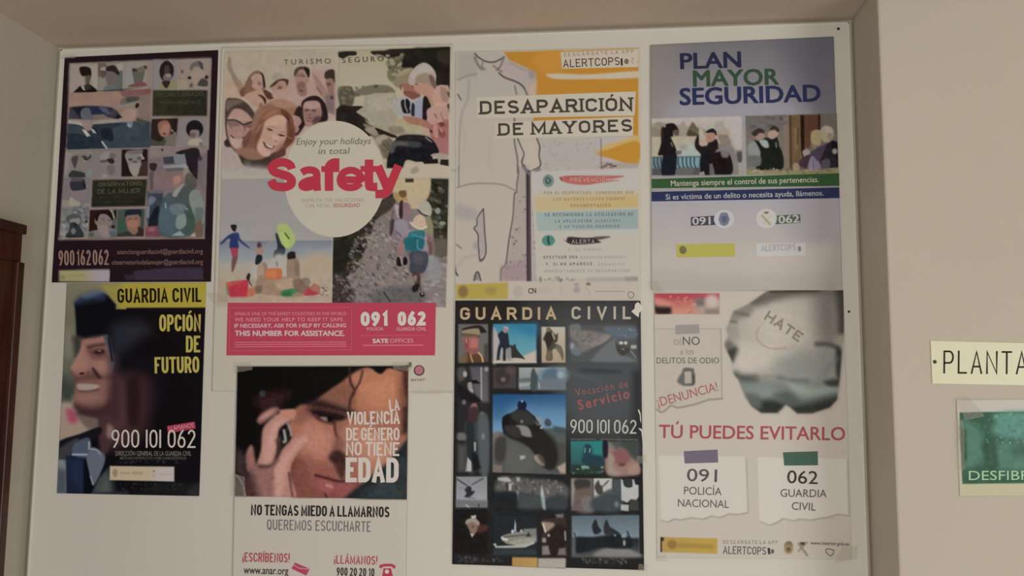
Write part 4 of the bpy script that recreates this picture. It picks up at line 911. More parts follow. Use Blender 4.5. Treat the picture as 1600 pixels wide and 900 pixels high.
s.t('lettering', 'THIS NUMBER FOR ASSISTANCE.', '82 258 888 258', 38, 'd3ada8', bold=.03, parent=bx)
for k, yy in enumerate((306, 322, 338)): s.band('fine_print', f'82 {yy} 902 {yy - 3}', 7, 'bf6672', 2, parent=bx)
s.t('phone_number', '091', '1008 186 1205 184', 104, 'c8bbab', 'S', stroke=.25, gap=.3, parent=bx)
s.t('phone_number', '062', '1280 184 1485 182', 104, 'c8bbab', 'S', stroke=.25, gap=.3, parent=bx)
s.t('lettering', 'POLIC\u00cdA', '1052 218 1174 217', 22, 'cc9898', bold=.01, parent=bx)
s.t('lettering', 'GUARDIA CIVIL', '1270 219 1490 218', 24, 'cc9898', bold=.01, parent=bx)
s.band('box_rule', '1010 256 1480 254', 3, 'c0606c', 2, parent=bx)
s.t('lettering', 'SATE', '1095 310 1210 309', 30, 'd3b4ac', bold=.035, parent=bx)
s.t('lettering', 'OFFICES', '1222 309 1394 307', 30, 'c8929a', bold=.0, parent=bx)
s.band('fine_print', '1020 328 1468 326', 9, 'bf6672', 2, parent=bx)
s.v(440, 190, 640, 340, 1200)
hl = s.band('headline', ['98 448 84 412 40 388 -10 386 -60 402 -84 438 -62 474 0 496 62 516 98 552 92 592 48 614 -8 616 -64 602 -92 554',
    '192 482 226 462 270 456 318 468 334 500 334 560 340 652', '334 532 288 548 236 560 196 586 200 612 238 622 290 608 330 576', '448 652 448 452 458 410 492 388 545 388',
    '552 545 742 545 728 494 686 464 636 460 586 480 556 530 560 580 596 612 646 622 700 612 744 578', '822 358 822 580 838 612 900 614',
    '905 418 1000 640', '1098 412 1000 640 962 676 882 682', '376 448 545 448', '742 446 905 446'], [80, 68, 64, 80, 66, 80, 80, 80, 56, 56], 'b7323f', 3, sm=1, ramp=0.07, label='big red Safety headline')
s.t('script_line', 'Enjoy your holidays', '140 220 835 212', 62, '6b6556', bold=.004, it=.2)
s.t('script_line', 'in total', '345 308 632 304', 60, '6b6556', bold=.004, it=.2)
s.t('caption', 'DISFRUTA TUS VACACIONES', '190 758 772 752', 34, '8d8272', bold=.0, space=1.15)
s.t('caption', 'CON TOTAL', '222 808 460 806', 34, '8d8272', bold=.0, space=1.15)
s.t('caption', 'SEGURIDAD', '486 805 738 802', 36, 'a5655c', bold=.025, space=1.05)
s.v(345, 75, 530, 180, 1586)
s.t('caption', 'TURISMO', '850 228 1478 212', 70, '4c443a', bold=0.0, space=1.5)
s.v(525, 75, 710, 180, 1586)
s.t('caption', 'SEGURO', '90 205 645 180', 70, '453d31', bold=.004, space=1.5)
# emblem at the lower right corner and the tape along the bottom edge
s.v(620, 540, 740, 720, 600)
em = s.disc('emblem', 176, 194, 42, 42, '4b3a3c', 1.5, label='round pink emblem in a dark ring')
s.disc('emblem_centre', 176, 192, 32, 33, 'a5626a', 2, parent=em)
s.t('lettering', 'anar', '110 278 228 274', 26, '7a6c60', bold=.01, it=.1)
s.tape('130 352 440 345 440 372 130 380', seed=4, crumple=.0004)
s.v(300, 420, 420, 600, 600)
s.tape('110 190 290 180 285 300 205 305', seed=8, crumple=.0004)
# ================================================================ poster: a man's smiling profile (lower left)
s = Sheet('poster', 'dark poster of a smiling man in profile reading OPCI\u00d3N DE FUTURO in yellow', 'poster',
          '105.3 442.6 322.6 441.5 311.7 775 89.4 770.6', '17151a', seed=3, lift=0.0009, group='recruiting and safety posters on the notice board')
C = s.C
s.v(70, 440, 340, 620, 1350)
C.g('0 -20 700 -20 700 1000 0 1000', '7b745c', '4c5043', '0 0 0 900', 2); C.e(190, 560, 70, 200, '82806c', 0, 40, .7); C.e(160, 830, 70, 90, '333a31', 0, 30, .8); C.p('150 600 240 600 240 900 140 900', '4f5346', 30, 0, .6)
C.p('470 20 1300 20 1300 218 430 218', '9d8f3f', 40); C.p('440 100 560 60 560 218 440 218', '8d8349', 24, 1); C.p('600 -10 1300 -10 1300 218 600 218', 'a0913c', 14); C.p('640 205 1300 203 1300 260 640 260', '1c171a', 1.2); C.g('520 218 1300 214 1300 1700 520 1700', '1c171a', '161418', '0 218 0 1600', 2)
C.p('235 170 300 120 440 80 500 110 560 180 560 218 700 222 700 960 540 960 530 700 500 440 300 450 250 440 245 300', '17181d', 6); C.p('240 165 290 112 420 76 480 105 460 140 370 150 270 172', '2c3a58', 20, 1); C.p('300 110 430 70 450 90 330 125', '6f7b88', 14, 1, .7)
C.p('520 380 600 320 740 310 820 380 720 470 600 560 540 640 520 560', '2c2d34', 40, 1); C.p('640 640 900 620 900 950 560 950', '1d181d', 40, 1)
C.p('225 430 300 440 300 500 280 560 240 590 230 520', '413a33', 14, 1)
C.p('300 462 400 450 468 430 500 540 520 620 540 740 540 960 260 960 246 870 258 805 240 765 222 715 206 692 214 660 245 605 282 540', '8d6157', 5, 1)
C.p('300 460 470 432 480 500 340 510', '976b60', 16, 1); C.p('225 670 280 590 330 560 350 640 330 690 270 705', '9d7264', 22, 1); C.l('300 520 262 610 226 675', 22, 'a98070', 14, .8); C.p('400 600 490 600 515 690 480 750 410 700 385 640', '9c6f62', 22, 1)
C.p('340 500 470 478 470 503 400 512 350 530', '553330', 10, 1); C.p('350 535 470 525 480 590 400 605 360 575', '693f39', 16, 1); C.p('390 543 455 533 462 556 410 565', '31201f', 8, 1); C.e(430, 541, 13, 6, '8a766e', 0, 1.6); C.l('385 580 430 598 475 585', 9, '80544a', 7)
C.p('206 692 235 728 300 735 345 700 350 740 280 768 240 770 222 735', '694238', 12, 1); C.e(292, 718, 22, 9, '3b211d', -10, 1.6); C.p('240 765 330 735 400 705 470 790 480 830 400 806 300 792 258 815', '66423a', 14, 1); C.l('380 684 425 745 472 800', 20, '381e20', 8); C.p('255 805 420 800 480 830 440 864 300 856 258 850', '63393a', 10, 1)
C.p('270 815 310 808 360 806 412 810 404 838 340 850 290 852', 'a5928a', 5, 1); C.l('268 816 330 810 412 812', 5, '4a2a28', 3); C.l('290 855 350 856 405 842', 7, '5a3230', 4); C.l('262 815 270 852', 8, '2a1718', 3); C.p('256 858 330 864 430 858 440 960 250 960', '80564d', 16, 1)
C.p('500 600 560 620 560 960 480 960 505 800 525 730', '4f3233', 30, 1); C.e(512, 790, 16, 50, '94685d', 0, 7)
C.p('465 436 500 430 540 600 525 700 505 560', '494d57', 6, 1); C.l('500 440 520 560 530 620', 14, '1d1a20', 4)
s.v(70, 600, 340, 790, 1279)
C.p('430 -40 760 -40 760 300 620 460 460 470 430 260', '46292c', 40, 1); C.p('480 0 600 20 620 240 500 330', '583736', 30, 1); C.p('610 -20 700 -20 700 280 620 280', '301d21', 20, 1)
C.p('110 100 220 130 330 260 400 300 380 340 110 440 100 440', '9a8675', 14, 1); C.e(180, 150, 70, 50, 'a08c7a', 0, 25); C.p('165 190 215 200 245 270 190 285', 'a6455a', 14, 1); C.p('120 0 230 0 200 130 120 130', '3d4437', 16)
C.p('222 60 256 -20 500 -20 500 160 400 200 250 190 220 165', '7d544b', 8, 1); C.p('250 0 400 6 392 34 340 44 262 48', 'a08d84', 5, 1); C.l('262 52 330 56 396 40', 9, '55302e', 5); C.p('240 76 380 64 410 110 300 140 240 120', '8e665b', 16, 1); C.p('420 -10 500 -10 490 120 430 170', '8d6055', 20, 1); C.p('225 150 330 175 430 160 490 130 490 260 400 270 260 240 230 190', '462c2a', 18, 1); C.p('260 240 400 260 400 320 320 330', '6c5b52', 10, 1); C.p('480 -20 560 -20 560 260 470 240', '462a2d', 30, 1)
C.p('400 260 480 230 520 330 480 480 420 520', '4c3033', 10, 1); C.p('470 300 510 330 500 400 460 380', '8b6a62', 12, 1)
C.p('105 430 260 370 405 318 415 370 330 430 160 540 105 560', '1d1c20', 4, 1); C.p('110 480 250 400 210 520 150 560 100 570', '3b3c3f', 6, 1)
C.p('95 560 165 560 165 810 85 810', '757b7e', 4); C.p('95 620 165 640 165 810 85 810', '474f54', 16); C.p('160 530 325 535 290 810 165 810', '1d2740', 4); C.p('170 560 300 560 280 800 200 700', '232f4c', 20); C.p('210 520 225 440 330 400 345 520 300 545', '4a5464', 5, 1); C.l('210 522 315 522', 16, '8d959f', 2); C.l('330 430 330 480', 12, '8d959f', 2)
C.p('310 560 350 470 420 500 450 560 400 690 360 745 330 660', '5d6470', 4, 1); C.l('340 480 390 490 412 520', 8, '9099a3', 2); C.p('290 560 310 560 350 740 330 810 290 810', '111722', 3); C.l('340 680 360 745', 9, '8c949e', 2)
C.p('350 810 400 700 470 620 560 560 580 810', '414846', 7); C.p('400 800 460 680 520 620 520 810', '50564f', 16); C.p('470 560 1200 480 1200 850 520 850', '17161a', 24); C.p('380 805 620 790 640 830 380 830', '2e302f', 9); C.p('900 720 1150 740 1150 840 560 840', '1f1f21', 12)
C.p('1080 770 1150 740 1150 840 1060 840', '2c2c2d', 14, 1)
s.v(165, 650, 320, 775, 1116)
C.g('52 562 776 570 776 735 50 720', 'b3a184', 'b5a7a6', '480 0 620 0', 1); C.p('52 562 776 570 776 735 50 720', 'b3a489', 1, 0, .3); C.e(110, 640, 30, 46, '8a7464', 0, 4, .8); C.l('180 640 265 642', 30, '9d8c76', 3, .8); C.l('315 640 410 645', 34, '9a8972', 3, .8); C.l('610 652 740 652', 12, 'a0939a', 2, .8); C.e(547, 620, 9, 9, '5c514c', 0, 1.5); C.e(548, 670, 22, 26, 'a2968e', 0, 3, .7)
for yy, c in ((468, '5a5554'), (515, '454142'), (770, '3b3839'), (820, '363335')): C.dabs(f'170 {yy-16} 900 {yy-16} 900 {yy+14} 170 {yy+14}', 45, [c, '2a2728'], .5, 1.3, .7, 0, yy, .7, .7)
s.sheet('printed_photo', None, 1.0, 0, label='smiling man in a dark tricorn hat, seen in profile')
s.v(70, 440, 340, 620, 1350)
s.t('headline', 'GUARDIA CIVIL', '572 168 1226 160', 112, '221c16', 'S', stroke=.15, gap=.28, wordgap=.7, label='dark lettering on the yellow band')
s.t('headline', 'OPCI\u00d3N', '898 390 1224 388', 132, 'a8984e', 'S', stroke=.15, gap=.2, label='yellow lettering on black')
s.t('headline', 'DE', '1106 553 1218 553', 130, 'a8984e', 'S', stroke=.15, gap=.2, label='yellow lettering on black')
s.t('headline', 'FUTURO', '862 718 1212 712', 128, 'a8984e', 'S', stroke=.15, gap=.2, label='yellow lettering on black')
s.v(165, 650, 320, 775, 1116)
tg = s.shape('red_tag', '694 112 1008 62 1018 140 706 196', 'a72f49', 1.6, label='tilted red tag')
s.t('lettering', 'LL\u00c1MANOS', '720 170 998 124', 50, 'b98e90', bold=.0, layer=2.2, parent=tg)
s.t('phone_number', '900 |0| 062', '70 356 1016 358', 204, 'b9ae9f', 'S', stroke=.095, gap=.3, wordgap=.75)
s.t('lettering', 'DIRECCI\u00d3N GENERAL DE LA GUARDIA CIVIL', '116 445 968 446', 52, '7a7068', bold=.0)
s.t('lettering', 'OFICINA DE INFORMACI\u00d3N Y ATENCI\u00d3N AL CIUDADANO', '165 488 915 490', 30, '5b5451', bold=.0)
# ================================================================ poster: a woman with a phone at her ear (bottom, second column)
s = Sheet('poster', 'poster of a face with phone at the ear reading NO TENGAS MIEDO A LLAMARNOS', 'poster',
          '370.5 571.5 639 570.5 634 935 363 935', 'b0a698', seed=4, lift=0.0030, wave=0.001, group='recruiting and safety posters on the notice board')
C = s.C
s.v(350, 560, 660, 790, 1213)
C.clip('85 50 1130 46 1120 862 70 840')
C.p('40 0 1200 0 1200 900 40 900', '1c1313', 1)
C.p('580 240 700 160 850 60 1140 40 1140 640 760 860 420 860 400 640 400 420 430 300 520 290', '9a604a', 8); C.p('780 70 1130 50 1130 260 1000 330 820 290 760 180', 'a56c50', 26, 1); C.p('860 130 1060 120 1060 270 880 280', 'b0775a', 36, 1); C.l('850 190 960 182 1070 195', 6, 'b98466', 7, .5)
C.p('580 250 720 150 800 170 790 300 700 290 620 260', '82503e', 16, 1); C.p('430 330 500 290 560 360 660 410 700 420 730 520 700 620 640 720 540 700 430 720 400 560', '9f6552', 24, 1); C.p('480 420 600 420 680 520 610 590 500 560', 'ae7764', 30, 1)
C.p('380 560 450 600 480 740 470 870 400 870', '64322a', 24, 1); C.p('430 640 540 640 560 860 430 860', '7f463a', 34, 1); C.p('540 660 660 640 700 720 620 720 560 740', '8d5244', 20, 1); C.p('560 800 680 830 700 870 520 870', '7f453b', 14, 1); C.p('440 300 520 290 540 350 450 400', '8a5244', 16, 1)
# hair
C.p('85 40 900 40 820 70 700 150 590 230 560 260 470 280 430 310 380 320 300 330 250 400 190 520 130 560 90 640 70 840 60 840', '140e11', 9); C.p('860 40 1130 40 1100 80 1010 60 960 95 900 60', '171112', 5, 1); C.p('200 240 320 200 400 200 380 260 300 330 220 310', '391e1e', 22, 1); C.e(240, 215, 20, 20, '38363a', 0, 3); C.l('770 60 775 140 800 200 775 250 770 310', 14, '45231d', 5); C.l('850 80 830 150 790 210', 12, '4f2a23', 4); C.p('1080 100 1130 80 1130 440 1100 420 1070 260', '7f4937', 20, 1); C.p('1100 60 1130 50 1130 280 1105 200', '48251f', 9, 1); C.p('1100 300 1130 280 1130 460 1090 460', '33201d', 14)
C.p('520 270 580 250 700 285 800 325 780 345 660 325 560 310', '372020', 14, 1); C.p('510 300 600 305 700 325 760 350 700 385 620 378 550 350', '512d28', 14, 1)
C.p('540 318 620 322 720 345 745 365 690 388 640 392 580 372', '271617', 8, 1); C.p('592 358 632 360 640 378 606 380', '84706c', 4, 1); C.e(652, 368, 18, 14, '140d10', 0, 1.5); C.l('560 345 640 398 690 392', 9, '6a3b33', 5)
C.p('690 390 740 420 760 520 740 560 700 480', '8b5948', 14, 1); C.l('676 380 688 460 716 500 742 530', 13, '4a2722', 6); C.p('690 480 740 500 740 560 690 560 660 600', '7d4b3e', 16, 1)
C.p('740 560 900 440 900 640 780 680 690 640', '94604e', 16, 1); C.p('740 430 860 400 900 480 820 580 750 560', 'a9745f', 24, 1); C.p('642 605 690 560 745 590 745 672 690 655', '42231f', 9, 1); C.p('680 640 745 650 735 740 712 730', '4d2a25', 9, 1); C.p('860 460 1010 480 1010 620 860 640', 'b38069', 34, 1)
C.p('560 712 640 712 720 745 745 722 830 760 800 800 740 850 640 832 570 795', '84403f', 7, 1); C.p('570 732 640 742 685 790 640 828 580 795', '95504c', 10, 1); C.e(648, 778, 26, 12, 'ac716a', 15, 2.2); C.l('562 712 640 735 700 750 738 752', 13, '45201f', 4); C.p('690 765 800 770 760 840 690 825', '8f4a46', 10, 1); C.l('622 825 634 858', 10, '452320', 4)
C.p('730 860 800 800 900 720 1000 640 1130 480 1130 870', '22282a', 9); C.p('900 780 1000 700 1100 620 1120 860 880 860', '313b3d', 30, 1); C.e(1090, 740, 40, 70, '2b3335', 0, 8)
# hand and phone
C.p('340 500 400 430 420 480 400 520 330 580', '26211f', 4); C.l('370 440 380 500 370 510', 16, '8d8a88', 3); C.l('395 400 410 440 415 470', 14, '8a8480', 3); C.p('320 510 350 470 345 560 320 600', '4f4b49', 4)
C.p('135 600 165 530 190 560 200 640 200 700 150 680', '94655a', 7, 1); C.p('205 380 230 340 300 300 340 310 300 370 230 400', '8a5a51', 8, 1); C.p('220 370 260 330 310 310 280 360', 'a88075', 8, 1); C.p('190 560 240 420 300 360 330 420 320 640 240 700', '1d1413', 12, 1); C.p('205 660 230 560 240 440 280 380 360 325 430 315 440 340 410 380 340 430 330 520 320 600 300 660 250 700', 'aa7d70', 6, 1); C.p('250 640 270 460 330 380 400 340 330 440 300 600', 'b98d80', 12, 1); C.p('340 320 430 312 440 345 400 370', 'b07a66', 6, 1)
C.p('140 660 220 690 300 660 350 570 410 505 470 465 515 480 520 520 470 560 420 640 410 720 430 860 130 860 180 760', 'a5766a', 6, 1); C.p('280 680 360 600 430 520 490 475 500 510 430 580 390 680 360 820 300 840', 'b98c7e', 12, 1); C.p('130 700 260 690 280 860 120 860', '4b2d2b', 24, 1); C.p('180 660 280 700 290 860 230 860', '8f635a', 20, 1); C.e(495, 495, 18, 20, 'bb8474', 0, 7); C.l('225 660 300 650 340 560 330 500', 16, '4a2824', 9); C.l('330 620 300 670 300 730', 16, '7d5047', 10); C.l('400 700 425 860', 10, '5c332e', 5)
C.p('80 560 130 600 130 700 80 700', '43302f', 16, 1); C.l('80 710 115 760 135 840', 5, '9c938c', 2); C.n('85 50 1130 46 1120 862 70 840', 9, 4, 31)
C.clip()
s.sheet('paper', None, 2.5, 0)
s.v(350, 560, 660, 790, 1213)
s.sheet('printed_photo', '87 50 1128 47 1118 860 71 839', 1.0, 1, label='woman\'s face and hand holding a phone')
for tx, b, h, st in (('LA', '1016 322 1078 316', 70, .15), ('VIOLENCIA', '756 406 1078 400', 80, .16), ('DE G\u00c9NERO', '750 502 1076 500', 78, .15), ('NO TIENE', '748 592 1074 596', 84, .15), ('EDAD', '746 756 1070 758', 152, .185)):
    s.t('headline', tx, b, h, 'bdb0a4', 'S', stroke=st, gap=.18, wordgap=.5, label='pale lettering over the photograph')
s.v(350, 770, 660, 900, 1600)
s.t('headline', 'NO TENGAS MIEDO A LLAMARNOS', '222 178 1338 196', 86, '2b2627', 'S', stroke=.165, gap=.24, wordgap=.55, label='black lettering')
s.t('headline', 'QUEREMOS ESCUCHARTE', '352 296 1188 312', 84, '5b5a5c', 'S', stroke=.10, gap=.35, label='thin grey lettering')
s.t('caption', '\u00a1ESCR\u00cdBENOS!', '154 552 534 560', 74, 'a33c45', 'S', stroke=.13, gap=.3, label='red lettering')
s.t('caption', '\u00a1LL\u00c1MANOS!', '892 568 1240 578', 70, 'a33c45', 'S', stroke=.13, gap=.3, label='red lettering')
s.t('caption', 'www.anar.org', '164 648 524 656', 62, '352f2e', bold=.012)
s.t('caption', '900 20 20 10', '912 664 1216 672', 66, '352f2e', 'S', stroke=.14, gap=.4)
ev = s.shape('envelope_symbol', '548 608 576 560 698 610 668 664', 'a93a52', 1.6, label='tilted red envelope symbol')
s.band('envelope_flap', '566 578 612 606 694 612', 6, 'c98e97', 2.2, parent=ev)
ph = s.shape('telephone_symbol', '1290 606 1278 672 1262 700 1390 700 1366 672 1350 606', 'ad3448', 1.6, label='red old telephone symbol')
s.band('telephone_handset', '1266 604 1268 588 1300 580 1350 580 1374 590 1378 606', 22, 'ad3448', 1.9, parent=ph)
s.disc('telephone_dial', 1318, 632, 17, 17, 'c9b3b0', 2.2, 20, parent=ph)
s.v(350, 560, 660, 790, 1213)
s.tape('60 30 170 20 180 70 70 90', seed=11); s.tape('1030 26 1150 20 1150 80 1040 70', seed=12); s.tape('50 700 130 720 140 850 40 840', seed=13)
torn = mat('torn_black_paper', (0.02, 0.018, 0.016), 0.6)
s.shape('torn_scrap', '1030 42 1060 58 1085 46 1130 40 1136 24 1150 28 1148 52 1120 58 1085 66 1055 66', None, 6, material=torn, label='torn dark scrap left at the corner')
# ================================================================ poster: missing elderly people (top, third column)
s = Sheet('poster', 'pale sketch poster with orange brush strokes reading DESAPARICI\u00d3N DE MAYORES', 'poster',
          '711.5 81 1000 74.5 1001 470.5 711.5 471.5', 'b0a695', seed=5, lift=0.0011, group='recruiting and safety posters on the notice board')
C = s.C
s.v(700, 70, 1010, 270, 1395)
C.p('70 62 1338 26 1336 1760 60 1760', 'aba093', 1); C.p('70 60 420 60 620 240 560 360 300 380 70 380', 'a59b90', 30, 1, .8); C.p('70 60 200 60 200 230 70 230', '9a9186', 14, 0, .7)
C.p('395 52 790 44 1338 26 1338 860 1060 860 1060 620 600 560 600 400 560 340 620 240 560 170 430 110', 'ad7a34', 3); C.p('640 60 800 50 800 200 700 210 600 130', 'b5803a', 14, 1)
C.p('690 210 800 205 1000 210 1338 188 1338 232 1000 244 760 242', 'b5a892', 4, 1)
C.p('560 340 620 250 620 360 600 420', 'b19a8a', 8, 1); C.p('1030 640 1336 640 1338 860 1060 870 900 800', 'a89f9b', 5); C.p('1020 760 1120 700 1200 680 1336 640 1336 690 1200 720 1120 750', 'b79a5f', 6, 1); C.p('1020 765 1120 740 1336 680 1336 836 1240 830 1140 800', 'ae7d33', 5, 1); C.p('1060 820 1336 836 1336 880 1060 880', '9c8f86', 4); C.l('1075 660 1078 870', 7, '6a5a58', 2); C.dabs('1080 820 1180 840 1180 870 1080 870', 14, ['4c3f40', '6d5c5b'], .6, 1.5, .4, 90, 41, 1, .8)
C.p('640 660 1060 660 1060 900 640 900', 'a29b94', 20, 0, .8); C.dabs('660 660 1060 660 1060 900 660 900', 90, ['8b8384', 'b0a9a6', '968e8e'], .7, 2, 1.5, 50, 42, 1.2, .7)
C.p('400 100 440 120 610 200 600 260 560 300 500 270 480 240 380 190', 'a3968e', 8, 1); C.l('440 130 520 170 600 200', 10, '857a7c', 5, .6); C.e(590, 215, 24, 30, '8f8284', 0, 9)
# sketch lines of the standing figure
ink1 = '4a4343'
C.l('190 62 215 90 270 120 330 122 390 92', 10, ink1, 2); C.l('190 90 210 140 240 175', 14, '6b6261', 5); C.l('250 110 240 150 262 178', 9, '6e6665', 3); C.l('395 85 370 150 345 180', 12, '6e6463', 4); C.l('320 150 360 180 380 190', 9, '665e5d', 3); C.l('360 200 400 232 480 262 530 298 560 360', 11, '4a4142', 2.5); C.l('470 290 482 350', 9, '6a6060', 3); C.l('545 320 560 365', 9, '7a7071', 3)
C.l('72 248 130 222 200 206', 11, '857c79', 5); C.l('70 350 92 388', 8, '4d4747', 2); C.l('150 250 140 380 110 450 88 540', 10, '928885', 6); C.l('90 540 80 700 78 880', 8, '8d8480', 3); C.l('100 560 120 640 110 760', 8, '9c928d', 5, .6)
C.l('455 400 470 560 468 680 488 800 490 900', 9, '575050', 2); C.l('490 660 515 720 535 770 520 830 555 880', 8, '3f3a3a', 1.6); C.l('625 660 645 720 640 780 650 850 600 880 560 890', 8, '3f3a3a', 1.6); C.l('540 850 552 890 575 900', 12, '504848', 3)
C.p('500 670 620 660 640 760 640 860 560 880 535 800', 'b0a495', 5, 1)
C.l('490 660 515 720 535 770 520 830 555 880', 7, '3f3a3a', 1.6); C.l('625 660 645 720 640 780 650 850 600 880', 7, '3f3a3a', 1.6); C.l('300 660 290 760 300 880', 12, '9d9490', 8, .6)
s.v(700, 260, 1010, 475, 1298)
C.l('70 0 72 130', 9, '7e7673', 2); C.l('60 140 150 116 250 112 360 122 440 160', 9, '837a76', 2.2); C.l('455 0 462 40 452 110 448 170 435 185 425 330 400 480 378 640 350 670 345 750', 8, '494343', 1.6)
C.p('460 0 530 0 530 750 340 750 350 670 385 640 410 480 440 200 460 60', '91867f', 6, 0, .55); C.dabs('440 180 520 180 520 750 350 750 400 560', 110, ['6a5b60', '7f6f73', '9c8e8f', '5d5055', 'a5999a'], .8, 2.6, 1.8, 25, 43, 1.2, .75); C.p('350 650 520 600 520 755 340 755', '8a7078', 14, 0, .5)
C.l('525 40 528 400 532 752', 30, '4d3f43', 1.6, 1, 0); C.l('520 40 520 752', 8, '33282c', 1.5, 1, 0); C.l('490 0 520 40 545 50 600 20', 14, '6b6264', 3); C.p('550 60 590 60 590 755 552 755', '9b9193', 5, 0, .6); C.dabs('550 280 585 280 585 750 552 750', 24, ['5f5358', '867a7c'], .7, 1.8, 1.8, 30, 44, 1.2, .7)
C.l('232 278 192 340 190 385 172 405 198 450 200 520 212 620 248 568 240 420 232 278', 7, '433d3d', 1.5); C.p('232 285 195 350 178 405 205 460 212 600 245 560 238 420', '9c9290', 4); C.l('232 278 192 340 190 385 172 405 198 450 200 520 210 620', 6, '433d3d', 1.5); C.l('210 620 248 568 240 420 232 278', 6, '433d3d', 1.5)
C.p('60 250 180 290 180 350 60 340', '958b88', 16, 1, .7); C.l('50 680 110 600 200 580', 12, '9a908c', 8, .7); C.l('42 640 50 690 64 714', 10, '3c3636', 2); C.l('55 510 88 538', 8, '6f6665', 2); C.l('172 748 182 702 200 695 214 750', 9, '3b3536', 1.6); C.p('180 710 195 700 200 745 182 745', '77706f', 2); C.e(180, 520, 16, 24, '8f8684', 0, 6, .7)
C.p('40 752 1245 752 1250 880 40 880', 'ada294', 2); C.p('52 772 395 760 392 868 55 868', 'a08e42', 4, 0, .9); C.e(100, 820, 32, 40, '7c6038', 0, 5, .9); C.e(280, 815, 40, 26, '8a7a42', 0, 8, .7); C.e(460, 820, 32, 38, 'a2968c', 0, 4, .8); C.l('600 815 660 815', 40, 'a59a92', 6, .5); C.l('740 790 742 830', 10, 'a09590', 3, .7)
C.e(840, 775, 16, 14, '8f8780', 0, 3, .8); C.e(842, 810, 22, 20, '8f867f', 0, 4, .8); C.e(918, 770, 15, 10, '6a635f', 0, 2.5); C.l('900 790 935 840', 10, '9b918a', 3, .7)
# information panel
C.p('545 38 1248 14 1246 725 580 735', 'aea79a', 2); C.p('545 38 1248 14 1246 60 1246 170 560 190', 'aba8a2', 10, 0, .6)
C.g('560 200 1244 178 1244 270 575 296', 'b3a17c', 'b29c6a', '600 0 1200 0', 5); C.p('590 160 1244 150 1244 190 560 200', 'b0a48d', 8, 0, .7); C.g('575 300 1244 280 1244 410 585 425', '92a09a', '8b9793', '600 0 1200 0', 3); C.p('590 425 1244 410 1244 440 590 450', 'a9a8a0', 5, 0, .7)
C.e(657, 95, 37, 42, '6b8079', 0, 1.5); C.l('643 75 657 78 672 95 655 112 645 108 640 85', 7, '2d3634', 1.2); C.e(657, 486, 43, 36, '4a7d71', 0, 1.5); C.l('657 462 655 485 662 508', 10, '20302d', 1.5)
C.p('735 72 800 62 1000 68 1150 66 1040 88 1120 92 1000 108 900 122 790 112 740 90', 'a85f55', 3, 1); C.p('790 64 1140 62 1050 80 800 82', '9d4f49', 4, 1, .7); C.l('735 74 745 92', 7, '5b3431', 2)
C.p('758 478 775 488 790 462 900 468 1060 460 980 480 1000 498 920 508 830 512 785 502', '3a3033', 2, 1); C.p('960 462 1060 460 990 480', '554a4b', 4, 1)
C.dabs('590 730 830 728 830 748 590 752', 20, ['5a5250', '7f7772'], .8, 1.8, .6, 0, 45, 1.2, .7); C.p('905 728 1240 722 1240 750 905 755', '9a938b', 4, 0, .8); C.p('1160 724 1240 722 1240 750 1160 752', '857f78', 6, 0, .8)
s.v(700, 70, 1010, 270, 1395)
s.sheet('paper', None, 1.0, 0)
s.shape('white_strip', '200 372 1320 330 1312 500 205 520', 'b4aa98', 1.3)
s.shape('white_strip', '330 548 1302 508 1302 640 332 662', 'b4aa98', 1.3)
s.t('headline', 'DESAPARICI\u00d3N', '226 492 1296 466', 94, '453d35', 'S', stroke=.19, gap=.3, serif=.12, layer=2.4)
s.t('headline', 'DE MAYORES', '356 642 1296 612', 88, '453d35', 'S', stroke=.19, gap=.34, serif=.12, wordgap=.6, layer=2.4)
bx = s.shape('white_strip', '792 54 1338 32 1336 158 802 172', 'b5a995', 1.3)
s.v(870, 75, 1005, 115, 1600)
s.t('caption', 'DESC\u00c1RGATE LA APP', '130 166 1425 100', 66, '86735c', 'S', stroke=.15, gap=.85, layer=2, parent=bx)
s.t('caption', 'ALERTCOPS', '120 372 1170 322', 150, '4b3d30', 'S', stroke=.13, gap=.3, layer=2, parent=bx)
s.shape('phone_symbol', '1180 200 1215 196 1222 330 1190 334', '33271c', 2, parent=bx)
s.disc('round_symbol', 1290, 255, 42, 52, '6f5f56', 2, 20, parent=bx)
s.band('signal_symbol', ['1385 185 1420 210 1400 240', '1380 250 1420 300'], 14, '8b7d6f', 2, parent=bx)
s.v(830, 265, 1005, 375, 1432)
s.t('lettering', 'PREVENCI\u00d3N', '500 160 1000 156', 56, 'bb8f84', 'S', stroke=.16, gap=.5)
for tx, b, h, c in (('POR EL DESPISTADO, COMPRUEBE QUE', '165 320 1310 312', 38, '948060'), ('LOS MAYORES LLEVAN SIEMPRE', '285 400 1200 392', 38, '96825e'), ('DOCUMENTACI\u00d3N', '505 480 1015 476', 38, '8c7649'),
                    ('SE RECOMIENDA LA UTILIZACI\u00d3N DE', '175 600 1305 592', 42, '5f6a66'), ('LA APLICACI\u00d3N', '305 680 770 676', 38, '5f6a66'), ('ALERTCOPS', '822 676 1140 672', 36, '6d7874'), ('Y SU FUNCI\u00d3N GUARDI\u00c1N', '360 752 1125 742', 38, '66726e')):
    s.t('lettering', tx, b, h, c, 'S', stroke=.17, gap=.85, wordgap=1.2)
s.v(830, 355, 1005, 475, 1312)
s.t('lettering', 'ALERTA', '474 192 744 190', 46, '8f8580', 'S', stroke=.17, gap=.45)
